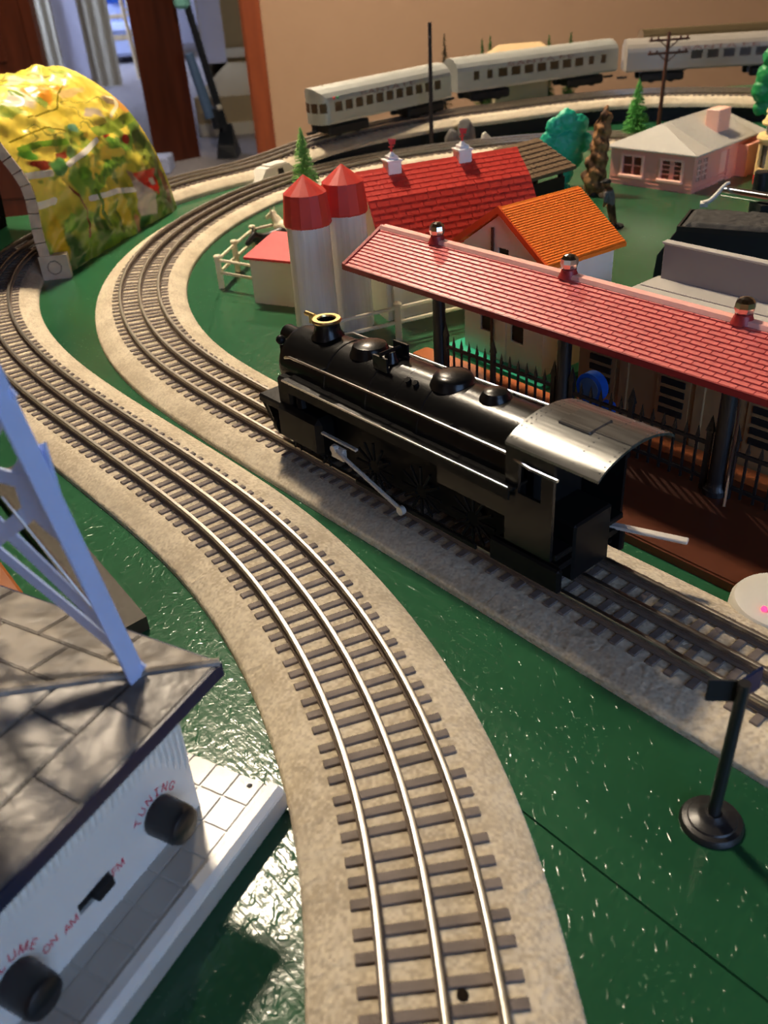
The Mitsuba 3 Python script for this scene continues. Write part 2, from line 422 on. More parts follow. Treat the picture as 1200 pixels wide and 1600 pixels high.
TIE = ply(cbox(-1.8, -23.4, -1.0, 1.8, 23.4, 0.9, .3), 'm_tie')
def track(label, pts, bed, cuts, near=(0, 1e9), bed_half=38.5, pitch=8.7, riser=False, only_stuff=False):
    t = thing('model_track', label, 'toy train track', )
    ss, q, d, n = path_of(pts)
    edges = [0] + [int(c / 2.0) for c in cuts] + [len(q)]
    for a, b in zip(edges[:-1], edges[1:]):
        i0, i1 = a, min(b + 1, len(q))
        pr = [(-bed_half, 0), (bed_half, 0), (bed_half - .1, bed * .3), (bed_half - 1.4, bed * .48), (bed_half - 8, bed * .84), (bed_half - 13, bed), (-bed_half + 13, bed), (-bed_half + 8, bed * .84), (-bed_half + 1.4, bed * .48), (-bed_half + .1, bed * .3)]
        mid = slice(max(i0, 0), i1)
        P = q[mid].copy()
        if i0 > 0: P[0] += np.append(d[i0][:2] * .08, 0)
        add('roadbed', sweep(P[::2] if len(P) % 2 else np.vstack([P[::2], P[-1:]]), n[mid][::2] if len(P) % 2 else np.vstack([n[mid][::2], n[mid][-1:]]), pr), 'm_roadbed', parent=t, smooth=40)
    spl = lambda k: np.vstack([k[::2], k[-1:]])
    for off in (-15.9, 0, 15.9):
        k = add('rail', sweep(spl(q), spl(n), [(off - .9, bed + 4.0), (off + .9, bed + 4.0), (off + 1.2, bed + 4.4), (off + 1.2, bed + 5.7), (off + .8, bed + 6.1), (off - .8, bed + 6.1), (off - 1.2, bed + 5.7), (off - 1.2, bed + 4.4)]), 'm_rail', parent=t, smooth=50)
        add('rail_foot', sweep(spl(q), spl(n), [(off - 1.7, bed + 1.0), (off + 1.7, bed + 1.0), (off + 1.7, bed + 1.5), (off + .6, bed + 2.1), (off + .4, bed + 4.2), (off - .4, bed + 4.2), (off - .6, bed + 2.1), (off - 1.7, bed + 1.5)]), 'm_railfoot', parent=t)
    loose = []
    rng = np.random.default_rng(5 + len(scene))
    for s in np.arange(.6, ss[-1] - 2, pitch):
        i = min(int(s / 2.0), len(q) - 1)
        a = math.atan2(d[i][1], d[i][0]) + rng.normal(0, .008)
        M = mat4(q[i] + [0, 0, bed], rz=a)
        if near[0] <= s <= near[1] and not only_stuff: add('tie', TIE, None, M, parent=t)
        else: loose.append(xf(box(-1.9, -23.4, -1, 1.9, 23.4, 1.6), M))
    if loose:
        stuff(add('far_ties', cat(*loose), 'm_tie', parent=t))
    if riser:
        hi = q[:, 2] > 1.0
        i0 = np.argmax(hi)
        P = q[i0:].copy(); P[:, 2] = 0
        pr = np.array([(-22, 0), (22, 0), (22, 1), (-22, 1)], float)
        v, f = sweep(P[::3], n[i0:][::3], pr)
        top_z = np.repeat(q[i0:][::3][:, 2], 4)
        v[:, 2] = np.where(v[:, 2] > .5, np.maximum(top_z - .2, .3), 0.0)
        add('riser', (v, f), 'm_blackmatte', parent=t)
    return t, (ss, q, d, n)

A_PTS = [(14, -200, 0), (12, -120, 0), (10.5, -40, 0), (9, 40, 0), (8, 90, 0), (7.5, 124, 0), (6.5, 161, 0), (3.5, 184, 0), (-.5, 211, 0), (-8, 242, 0), (-20, 279, 0), (-38, 320, 0), (-58, 355, 0), (-79, 386, 0), (-102, 416, 0), (-135, 456, 0), (-173, 502, 0), (-217, 555, 0), (-262, 614, 0), (-296, 675, 0), (-318, 725, 0), (-336, 785, 0), (-348, 850, 0), (-346, 900, 0), (-335, 950, 0), (-315, 1000, 0), (-292, 1042, 0)]
B_PTS = [(390, -54, 0), (327, 21, 0), (263, 97, 0), (200, 172, 0), (170, 209, 0), (140, 246, 0), (103, 291, 0), (85, 313, 0), (40, 368, 0), (-20, 441, 0), (-71, 503, 0), (-113, 558, 0), (-137, 593, 0), (-159, 632, 0), (-178, 677, 0), (-193, 728, 0), (-202, 780, 0), (-205, 832, 0), (-201, 884, 0), (-191, 938, 0), (-175, 993, 0), (-152, 1048, 0), (-120, 1105, 0), (-78, 1156, 0), (-20, 1204, 0), (50, 1241, 0), (130, 1267, 0), (220, 1281, 0), (300, 1280, 0), (365, 1262, 0), (415, 1225, 0), (445, 1175, 0)]
C_EDGE = [(-250, 1060, 0), (-223, 1106, 0), (-183, 1152, 0), (-132, 1198, 0), (-92, 1227, 5), (-53, 1250, 12), (15, 1285, 18), (100, 1328, 20), (220, 1372, 20), (286, 1394, 20), (335, 1405, 20), (383, 1411, 20), (442, 1403, 20), (537, 1362, 20), (640, 1290, 20), (730, 1210, 20), (810, 1110, 20), (860, 1000, 20)]
ss, q, d, n = path_of(C_EDGE)
C_PTS = (q + n * 23.4)[::20]
tA, pA = track('front toy train track curving past the tower radio and into the painted tunnel', smooth_pts(A_PTS), 8.0, (60, 312, 570, 840, 1100))
tB, pB = track('toy train track that carries the black locomotive around the farm', smooth_pts(B_PTS), 8.0, (250, 500, 750, 995, 1255, 1515), near=(0, 1305))
tC, pC = track('rear toy train track on a raised bed under the silver coaches', C_PTS, 12.0, (250, 500, 750), riser=True, only_stuff=True)
# a track clip and a screw hole seen between the ties of the front track
for i, (x, y) in enumerate(((12.5, 134.5), )):
    add('screw_hole', mv(lathe([(0, .6), (1.6, .6), (1.8, 0), (0, 0)], 16), x, y, 8.0), 'm_dirt', parent=tA)

# ------------------------------------------------------------------ painted tunnel
TF = np.array([-284.0, 839, 0]); TR = np.array([-215.5, 1075.0, 0])
ta = math.radians(98); tperp = np.array([-math.sin(ta), math.cos(ta), 0])
PF = np.array([(3, 0), (9, 30), (8.5, 58), (8, 79), (12, 95), (20, 112), (27, 126), (40, 141), (60, 152), (85, 158), (108, 158), (132, 149), (153, 131), (167, 106), (176, 78), (181, 40), (184, 0)], float)
PR = np.array([(0, 0), (5, 33), (12, 61), (23, 89), (34, 109), (49, 126), (65, 140), (82, 151), (99, 157), (116, 154), (134, 146), (152, 133), (168, 115), (180, 95), (188, 74), (193, 38), (196, 0)], float)
def arc_resample(P, n):
    t = np.r_[0, np.cumsum(np.linalg.norm(np.diff(P, axis=0), axis=1))]
    return CubicSpline(t, P)(np.linspace(0, t[-1], n))
NT, NU = 110, 70
pf, pr_ = arc_resample(PF, NT), arc_resample(PR, NT)
uu = np.linspace(0, 1, NU)
def tun_pt(u_, prof2):
    return TF * (1 - u_) + TR * u_ + prof2[:, :1] * tperp + prof2[:, 1:] * np.array([0, 0, 1.0])
grid = []
for u_ in uu:
    pp = pf * (1 - u_) + pr_ * u_
    grid.append(tun_pt(u_, pp))
grid = np.array(grid)
gn = np.cross(np.gradient(grid, axis=0), np.gradient(grid, axis=1)); gn /= np.linalg.norm(gn, axis=2, keepdims=True)
if gn[NU // 2, NT // 2, 2] < 0: gn = -gn
tuv = np.stack(np.meshgrid(uu, np.linspace(0, 1, NT), indexing='ij'), -1)
wr = meshkit.fbm(grid * np.array([.05, .05, .07]), 4, 3) - .5
ridge = np.abs(meshkit.fbm(grid * np.array([.022, .022, .04]) + 9, 3, 8) - .5)
fade = np.clip(np.minimum(uu, 1 - uu) * 12, 0, 1)[:, None]
outer = grid + gn * ((wr * 11 - ridge * 16 + 3) * fade)[..., None]
outer[..., 2] = np.maximum(outer[..., 2], 0)
inner = grid - gn * 5.0; inner[..., 2] = np.maximum(inner[..., 2], 0)
def gridfaces(a, b):
    i = np.arange(a * b).reshape(a, b)
    return np.stack([i[:-1, :-1], i[1:, :-1], i[1:, 1:], i[:-1, 1:]], -1).reshape(-1, 4)
def paint(p, n, uv):
    u, t = uv.x, uv.y
    w1 = 0.05 * (fbm(u * 7, t * 16, 1.0) - .5); w2 = 0.08 * (fbm(u * 5 + 3, t * 12, 2.0) - .5)
    U, V = u + w1, t + w2
    yellow = mix(rgb(230, 198, 62), rgb(246, 222, 96), fbm(u * 6, t * 14, 5.0))
    olive = mix(rgb(158, 158, 48), rgb(212, 190, 66), fbm(u * 14, t * 20, 6.0))
    green = mix(rgb(48, 96, 34), rgb(126, 158, 42), fbm(u * 16, t * 22, 7.0))
    cc = mix(olive, yellow, smoothstep(.16, .22, V))
    cc = mix(green, cc, smoothstep(.03, .12, V + .09 * (noise(u * 9, t * 6, 3.0) - .5)))
    streak = smoothstep(.45, .7, noise(u * 26, t * 7, 9.0)) * smoothstep(.19, .10, V)
    cc = mix(cc, mix(rgb(70, 110, 36), rgb(120, 140, 40), noise(u * 60, t * 30, 2.0)), .75 * streak)
    contour = dr.abs(fbm(u * 4 + 2, t * 13, 11.0) - .5)
    cc = mix(cc, mix(rgb(120, 128, 40), rgb(160, 140, 60), noise(u * 30, t * 60, 8.0)), .7 * smoothstep(.016, .006, contour) * smoothstep(.2, .24, t))
    patch = smoothstep(.62, .72, fbm(u * 9 + 5, t * 22, 12.0)) * smoothstep(.16, .2, t)
    cc = mix(cc, mix(rgb(110, 150, 50), rgb(170, 180, 70), noise(u * 40, t * 90, 3.0)), .85 * patch)
    # bush belts that follow the hills
    for (v0, wd, a, b, ph) in ((.150, .018, .35, .72, 2.), (.225, .02, .62, 1.0, 7.), (.09, .02, .0, .35, 11.)):
        d_ = dr.abs(t + .07 * (noise(u * 5, ph, 1.0) - .5) - v0)
        m_ = smoothstep(wd, wd * .6, d_ + .016 * (noise(u * 40, t * 60, ph) - .5)) * smoothstep(a - .03, a + .03, u) * smoothstep(b + .03, b - .03, u)
        cc = mix(cc, mix(rgb(70, 120, 40), rgb(140, 180, 60), noise(u * 60, t * 80, ph)), m_)
    def spot(cu, cv, ru, rv, color, soft=.25, k=1.0):
        nonlocal cc
        d2 = dr.sqrt(dr.square((U - cu) / ru) + dr.square((V - cv) / rv))
        cc = mix(cc, color, k * smoothstep(1 + soft, 1 - soft, d2))
    for s_ in SPOTS: spot(*s_[:4], rgb(*s_[4]), *(s_[5:] if len(s_) > 5 else ()))
    def quad(pts, color, k=1.0):
        nonlocal cc
        m_ = mi.Float(1)
        for (x0, y0), (x1, y1) in zip(pts, pts[1:] + pts[:1]):
            e = ((u - x0) * (y1 - y0) * 2 - (t - y0) * 2 * (x1 - x0)) / (abs(x1 - x0) + abs(y1 - y0) * 2 + 1e-6)
            m_ = m_ * smoothstep(-.006, .006, e)
        cc = mix(cc, color, m_ * k)
    for pts, color in QUADS: quad(pts, rgb(*color))
    for (pts, wd, color) in LINES:
        dmin = mi.Float(9)
        for (x0, y0), (x1, y1) in zip(pts[:-1], pts[1:]):
            ax, ay, bx, by = x0, y0 * 2, x1, y1 * 2
            L2 = (bx - ax) ** 2 + (by - ay) ** 2 + 1e-9
            h = dr.clip(((u - ax) * (bx - ax) + (t * 2 - ay) * (by - ay)) / L2, 0, 1)
            dmin = dr.minimum(dmin, dr.sqrt(dr.square(u - ax - h * (bx - ax)) + dr.square(t * 2 - ay - h * (by - ay))))
        cc = mix(cc, rgb(*color), smoothstep(wd * 1.15, wd * .85, dmin))
    return cc

SPOTS = [
    (.50, .383, .10, .020, (232, 150, 40)), (.66, .391, .09, .014, (236, 160, 50)), (.58, .442, .14, .018, (232, 200, 160)), (.33, .388, .10, .020, (226, 204, 168)),
    (.71, .363, .12, .012, (238, 200, 120)), (.45, .372, .04, .010, (130, 150, 50)), (.40, .398, .04, .010, (120, 150, 50)), (.96, .315, .06, .034, (232, 160, 60)),
    (.70, .299, .07, .012, (190, 170, 140)), (.90, .316, .035, .012, (176, 150, 110)),
    (.12, .245, .06, .013, (120, 40, 24)), (.26, .242, .05, .010, (130, 50, 28)), (.82, .226, .034, .020, (140, 30, 22)), (.667, .238, .03, .007, (176, 40, 24)), (.92, .215, .03, .016, (110, 50, 30)),
    (.20, .232, .05, .016, (86, 140, 70)), (.33, .232, .03, .010, (120, 150, 80)), (.09, .268, .05, .010, (84, 140, 40)), (.48, .28, .035, .012, (110, 160, 120)),
    (.12, .05, .07, .05, (40, 88, 36)), (.37, .06, .045, .05, (58, 100, 36)), (.24, .11, .05, .03, (96, 130, 40)), (.30, .185, .05, .03, (110, 150, 50)), (.37, .19, .045, .024, (90, 136, 40)), (.47, .165, .03, .014, (90, 120, 40)), (.58, .16, .03, .014, (90, 120, 40)),
    (.93, .13, .06, .13, (74, 96, 40)), (.90, .17, .03, .03, (140, 150, 60)), (.95, .07, .03, .04, (100, 60, 34)), (.70, .02, .12, .02, (50, 90, 40)), (.06, .10, .05, .05, (190, 160, 30)), (.55, .07, .05, .035, (196, 176, 46)), (.42, .1, .03, .03, (206, 180, 50)),
    (.62, .03, .02, .022, (176, 130, 90)), (.74, .06, .05, .026, (160, 158, 156))]
QUADS = [([(.717, .141), (.684, .093), (.653, .034), (.812, .016), (.840, .060), (.78, .105)], (182, 172, 162)), ([(.716, .138), (.905, .127), (.862, .058), (.79, .09)], (196, 40, 30))]
QUADS += [([(.70, .15), (.728, .14), (.73, .12), (.70, .12)], (150, 120, 100)), ([(.83, .108), (.868, .106), (.868, .088), (.835, .09)], (196, 190, 176))]
LINES = [([(.347, .128), (.457, .121), (.55, .117), (.682, .100)], .013, (226, 222, 210)), ([(.264, .216), (.411, .225), (.519, .236), (.572, .242)], .012, (230, 224, 206)),
         ([(.815, .283), (.922, .302), (.969, .326), (.919, .336)], .008, (236, 220, 170)), ([(.065, .278), (.199, .276), (.361, .262)], .014, (110, 150, 40)), ([(.606, .260), (.78, .258), (.997, .267)], .026, (140, 160, 50)),
         ([(.267, .05), (.300, .10), (.271, .145), (.224, .173)], .007, (110, 50, 26)), ([(.0, .162), (.114, .157)], .016, (222, 214, 196)), ([(.003, .226), (.136, .213)], .014, (216, 206, 180)), ([(.40, .14), (.44, .05)], .010, (80, 110, 40)), ([(.52, .10), (.50, .02)], .008, (90, 110, 40)),
         ([(.25, .335), (.50, .34), (.60, .372), (.75, .40)], .004, (150, 130, 30)), ([(.05, .30), (.30, .305), (.42, .285)], .004, (150, 130, 30))]
def _clockwise(pts):
    a = sum(x0 * y1 - x1 * y0 for (x0, y0), (x1, y1) in zip(pts, pts[1:] + pts[:1]))
    return pts if a < 0 else pts[::-1]
QUADS = [(_clockwise(p), c) for p, c in QUADS]
material('m_tunnelpaint', mikit.proc(paint), 0.28, 0.5)
material('m_tunnelinside', rgb(26, 18, 16), 0.9, 0.1)
def stone_color(p, n, uv): return mix(rgb(168, 150, 130), rgb(206, 188, 164), fbm(p.x * 120, p.y * 120, p.z * 120))
material('m_portalstone', mikit.proc(stone_color), 0.5, 0.4)
tn = thing('tunnel', 'toy tunnel printed with yellow fields, trees and a red roofed farm', 'tunnel')
gf = gridfaces(NU, NT)
add('shell', (outer.reshape(-1, 3), gf), 'm_tunnelpaint', parent=tn, smooth=True, uv=tuv.reshape(-1, 2))
add('lining', (inner.reshape(-1, 3), gf[:, ::-1]), 'm_tunnelinside', parent=tn, smooth=True)
# stone portal on the front end: a ring of separate stones
RING = 9.0
stone_t = np.linspace(0, 1, NT)
cum = np.r_[0, np.cumsum(np.linalg.norm(np.diff(pf, axis=0), axis=1))]
fd = -np.array([math.cos(ta), math.sin(ta), 0])
def ring_pt(sarc, inset, fwd_):
    x = np.interp(sarc, cum, pf[:, 0]); z = np.interp(sarc, cum, pf[:, 1])
    x2 = np.interp(sarc + 2, cum, pf[:, 0]); z2 = np.interp(sarc + 2, cum, pf[:, 1]); x1 = np.interp(sarc - 2, cum, pf[:, 0]); z1 = np.interp(sarc - 2, cum, pf[:, 1])
    tx = np.array([x2 - x1, z2 - z1]); tx /= np.linalg.norm(tx)
    nx = np.array([tx[1], -tx[0]])
    c = np.array([x, z]) + nx * inset
    return TF + tperp * c[0] + np.array([0, 0, max(c[1], 0)]) + fd * fwd_
bounds = [22]
while bounds[-1] < cum[-1] - 34: bounds.append(bounds[-1] + 13.0)
bounds[-1] = cum[-1] - 22
for a0, a1 in zip(bounds[:-1], bounds[1:]):
    pts = [ring_pt(a0 + .5 if e == 0 else a1 - .5, ins, fw) for e in (0, 1) for ins in (0.0, RING) for fw in (0, 3.0)]
    add('portal_stone', hull(pts), 'm_portalstone', parent=tn)
for q0, side in ((-16.0, 'n'), (cum[-1], 'f')):
    x0, x1 = (-6.5, 19.0) if side == 'n' else (168.0, 190.0)
    pts = [TF + tperp * xx + np.array([0, 0, zz]) + fd * fw for xx in (x0, x1) for zz in (0, 22) for fw in (-6, 4.0)]
    k = add('portal_base', hull(pts), 'm_portalstone', parent=tn)
    if side == 'n':
        R = mat4(TF + tperp * 6.5 + np.array([0, 0, 11]) + fd * 4.0, x=-tperp, y=(0, 0, 1), z=fd)
        add('round_emblem', cut(rod((0, 0, 0), (0, 0, .35), 6.5, n=28), rod((0, 0, -.1), (0, 0, 1), 5.6, n=28)), 'm_railfoot', R, parent=k)

# ------------------------------------------------------------------ black steam locomotive
LD = np.array([-.6345, .7729, 0]); LN = np.array([-.7729, -.6345, 0])
ML = mat4((85, 313, 0), x=LD, y=LN, z=(0, 0, 1))
lo = thing('steam_locomotive', 'black toy steam locomotive with brass ringed chimney, running on the middle track', 'locomotive')
def L(name, m, mat, smooth=False, parent=None): return add(name, m, mat, ML, smooth, parent=parent or lo)
ZB = 61.5
bp = [(0, 0), (19.2, 0), (20.8, 1), (20.8, 58), (21.2, 58.5), (21.2, 61), (20.6, 61.5), (20.2, 95), (20.6, 95.5), (20.6, 98), (20.0, 98.5), (19.4, 128), (19.8, 128.5), (19.8, 130.5), (19.2, 131), (18.6, 166), (17.5, 170), (0, 170)]
rotx = np.array([[0, 0, 1, 0], [1, 0, 0, 0], [0, 1, 0, 0], [0, 0, 0, 1.0]])
def axial(profile, x0, y, z, n=40):   # lathe around the x axis
    return mv(xf(lathe(profile, n), rotx), x0, y, z)
bo = L('boiler', axial(bp, 23, 0, ZB, 48), 'm_loco', 30)
for x in (78.0, 100, 119, 152):
    L('boiler_band', axial([(20.2 - (x - 60) * .012, 0), (21.0 - (x - 60) * .012, 0), (21.0 - (x - 60) * .012, 1.2), (20.2 - (x - 60) * .012, 1.2)], x, 0, ZB, 48), 'm_loco', 30, parent=bo)
L('smokebox_door', axial([(0, 8), (6, 7.6), (12, 5.5), (15.5, 1.5), (16, 0), (0, 0)], 192.5, 0, ZB, 36), 'm_locodark', 30)
hl = L('headlight', cat(rod((196, 0, ZB + 10), (207, 0, ZB + 10), 5.2, n=20), box(190, -3, ZB + 3, 200, 3, ZB + 8)), 'm_loco', 30)
L('lens', rod((207, 0, ZB + 10), (207.6, 0, ZB + 10), 4.0, n=20), 'm_glass', parent=hl)
for sgn in (-1, 1):
    L('marker_lamp', cat(sphere((196, 12.5 * sgn, ZB + 13), 2.6), rod((196, 12.5 * sgn, ZB + 10), (196, 12.5 * sgn, ZB + 5), 1.0)), 'm_locodark', 30)
    # running boards with lit edges, and the long handrails above
    L('running_board', cbox(18, 17 * sgn if sgn > 0 else -27.5, 60.2, 178, 27.5 if sgn > 0 else 17 * sgn, 61.7, .4), 'm_loco')
    L('edge_rail', rod((20, 27.6 * sgn, 61.6), (177, 27.6 * sgn, 61.6), .55, n=8), 'm_steel', 40)
    L('valance', cbox(20, 26 * sgn if sgn > 0 else -27, 55, 176, 27 if sgn > 0 else 26 * sgn, 60.4, .3), 'm_locodark')
    hr = L('handrail', tube([(182, 20.4 * sgn, 70.5), (176, 21.6 * sgn, 72.8), (90, 21.8 * sgn, 73.3), (26, 22.6 * sgn, 73.8), (10, 26 * sgn, 73.8), (-4, 26 * sgn, 73.8)], .75), 'm_steel', 40)
    for x in (60, 105, 150):
        L('stanchion', rod((x, 18.5 * sgn, 73), (x, 22.0 * sgn, 73.2), .6), 'm_locodark', parent=hr)
    L('cylinder', cat(cbox(150, 14 * sgn if sgn > 0 else -27, 24, 188, 27 if sgn > 0 else -14, 46, 3), rod((188, 21 * sgn, 31), (191, 21 * sgn, 31), 6.5, n=20)), 'm_locodark', 30)
    L('steam_pipe', tube([(172, 17.5 * sgn, 56), (172, 20 * sgn, 50), (170, 21 * sgn, 45)], 3.0), 'm_locodark', 40)
    L('crosshead', cat(cbox(130, 24.5 * sgn if sgn > 0 else -27.5, 30, 140, 27.5 if sgn > 0 else -24.5, 37, .6), cbox(122, 23.5 * sgn if sgn > 0 else -25.5, 38.5, 150, 25.5 if sgn > 0 else -23.5, 40, .3)), 'm_rod')
    L('main_rod', cat(tube([(136, 28.2 * sgn, 36.5), (112, 28 * sgn, 29), (87, 27.6 * sgn, 20.8)], 1.1), rod((87, 26.5 * sgn, 20.8), (87, 29 * sgn, 20.8), 2.3), rod((136, 26.5 * sgn, 36.5), (136, 29.4 * sgn, 36.5), 2.0)), 'm_rod', 40)
    L('side_rod', cat(cbox(40, 24.2 * sgn if sgn > 0 else -25.6, 19.4, 124, 25.6 if sgn > 0 else -24.2, 22.2, .4)), 'm_locodark')
def wheel(x, sgn, r, spokes):
    y0 = 14.5 * sgn; a = []
    a.append(xf(cut(lathe([(0, 0), (r + 1.4, 0), (r + 1.4, 1.3), (r, 1.6), (r, 5.2), (0, 5.2)], 36), lathe([(r * .3, 3.6), (r * .84, 3.6), (r * .84, 6), (r * .3, 6)], 36)), np.array([[1, 0, 0, 0], [0, 0, sgn, 0], [0, 1, 0, 0], [0, 0, 0, 1.0]])))
    for k in range(spokes):
        t_ = 2 * np.pi * k / spokes
        a.append(rod((r * .25 * math.cos(t_), 4.3 * sgn, r * .25 * math.sin(t_)), (r * .88 * math.cos(t_), 4.3 * sgn, r * .88 * math.sin(t_)), .8, n=6))
    return mv(cat(*a), x, y0, 14 + r)
for x in (48, 82, 116):
    for sgn in (-1, 1): L('driving_wheel', wheel(x, sgn, 15.5, 12), 'm_locodark', 30)
    L('axle', rod((x, -15, 29.5), (x, 15, 29.5), 2.5), 'm_locodark', 30)
for x in (156, 182):
    for sgn in (-1, 1): L('pilot_wheel', wheel(x, sgn, 7.0, 6), 'm_locodark', 30)
    L('axle', rod((x, -15, 21), (x, 15, 21), 1.8), 'm_locodark', 30)
for x in (6, 23):
    for sgn in (-1, 1): L('trailing_wheel', wheel(x, sgn, 7.5, 6), 'm_locodark', 30)
    L('axle', rod((x, -15, 21.5), (x, 15, 21.5), 1.8), 'm_locodark', 30)
L('trailing_truck_frame', cat(cbox(-5, 20, 17, 34, 23.5, 29, 1), cbox(-5, -23.5, 17, 34, -20, 29, 1), box(-3, -21, 27, 30, 21, 30)), 'm_locodark')
L('frame', cat(cbox(-4, -12.5, 17.5, 190, 12.5, 46, 1), cbox(30, -15, 44, 140, 15, 56, 2)), 'm_locodark')
L('firebox', cbox(20, -20.5, 38, 72, 20.5, 62, 3), 'm_loco')
L('front_deck', cat(cbox(184, -26, 40, 205, 26, 45, 1), cbox(176, -24, 44, 188, 24, 60, 1.5)), 'm_locodark')
slats = [rod((206, y, 38), (213 - abs(y) * .5, y * .75, 18), 1.1, n=6) for y in np.linspace(-22, 22, 11)]
L('cowcatcher', cat(hull([(200, -24, 40), (200, 24, 40), (206, -22, 38), (206, 22, 38), (200, -18, 18), (200, 18, 18), (212, 0, 18), (208, -10, 18), (208, 10, 18)]), *slats), 'm_locodark')
L('front_coupler', cat(cbox(205, -2, 27, 222, 2, 31, .6), cbox(218, -5, 25, 224, 5, 33, .8)), 'm_locodark')
ch = L('chimney', mv(lathe([(0, 0), (9, 0), (7.4, 3), (6.6, 6), (6.8, 9.0), (4.8, 9.0), (4.6, 2), (0, 2)], 32), 170, 0, 79.2), 'm_loco', 30)
lab(L('brass_ring', mv(lathe([(4.7, 0), (7.6, 0), (7.9, .9), (7.4, 1.7), (5.0, 1.7), (4.7, .8)], 36), 170, 0, 87.6), 'm_brass', 40, parent=ch), 'shiny brass ring around the top of the chimney')
lab(L('whistle', cat(rod((181, 1.5, 84.5), (181, 1.5, 89.3), 1.4), rod((178, 1.5, 88.8), (185.5, 1.5, 88.8), 1.3)), 'm_brass', 30), 'small brass whistle ahead of the chimney')
def dome(x, r, h, zb, name='dome'):
    L(name, mv(lathe([(0, 0), (r + 1.5, 0), (r + .3, 2.5), (r, h * .62), (r * .9, h * .86), (r * .6, h), (0, h + .4)], 32), x, 0, zb), 'm_loco', 40)
dome(136, 9.2, 6.0, 79.0)
dome(78, 9.6, 5.8, 80.2)
dome(52, 6.0, 4.6, 81.2)
L('bell', cat(mv(lathe([(0, 5.5), (2.4, 5), (3.2, 2), (4.2, 0), (0, 0)], 24), 117, 3, 81.5), box(112, -4.4, 79, 122, -3.2, 89), box(112, 9.2, 79, 122, 10.4, 86), rod((117, -4, 87), (117, 10, 87), .9)), 'm_loco', 30)
for x in (92, 97): L('washout_plug', rod((x, 10, 79), (x, 11, 80.7), 1.5), 'm_loco', 30)
# cab
cabside = sg.Polygon([(-1, 33), (24, 33), (24, 79), (-1, 79)]).difference(sg.box(5, 59, 17, 74))
for sgn in (-1, 1):
    v, f = prism(cabside, 1.6)
    v = np.stack([v[:, 0], sgn * (23.0 + v[:, 2]), v[:, 1]], 1)
    if sgn < 0: f = f
    else: f = f[:, ::-1]
    L('cab_side', (v, f), 'm_loco')
fw = sg.Polygon([(-23, 33), (23, 33), (23, 79), (12, 83.5), (0, 85), (-12, 83.5), (-23, 79)])
v, f = prism(fw, 1.5); L('cab_front', (np.stack([22 + v[:, 2], v[:, 0], v[:, 1]], 1), f), 'm_loco')
yy = np.linspace(-24.5, 24.5, 25); zz = 79.0 + 6.8 * (1 - (yy / 24.5) ** 2) ** .8
rp = sg.Polygon(list(zip(yy, zz + 1.2)) + list(zip(yy[::-1], zz[::-1])))
v, f = prism(rp, 46); cr = L('cab_roof', (np.stack([v[:, 2] - 21.5, v[:, 0], v[:, 1]], 1), f), 'm_cabroof', 25)
L('roof_hatch', cbox(-4, -7.5, 85.4, 12, 7.5, 87.6, .5), 'm_cabroof', parent=cr)
L('roof_rib', cbox(-21.5, -5, 86.0, -4, 5, 87.2, .3), 'm_cabroof', parent=cr)
rv = [sphere((x, y, np.interp(y, yy, zz) + 1.1), .45, 1) for x in (23, 20.5, -20, -8) for y in np.linspace(-22, 22, 16)]
stuff(L('rivets', cat(*rv), 'm_cabroof', parent=cr))
L('cab_floor', cbox(-3, -23, 33, 24, 23, 36, .5), 'm_locodark')
L('backhead', cbox(14, -16, 36, 22, 16, 76, 2), 'm_locodark')
lab(L('drawbar', xf(cbox(-32, -2.0, -.8, 2, 2.0, .8, .4), mat4((-1, -19, 30), rz=.37)), 'm_rod'), 'bright flat bar sticking out behind the cab')

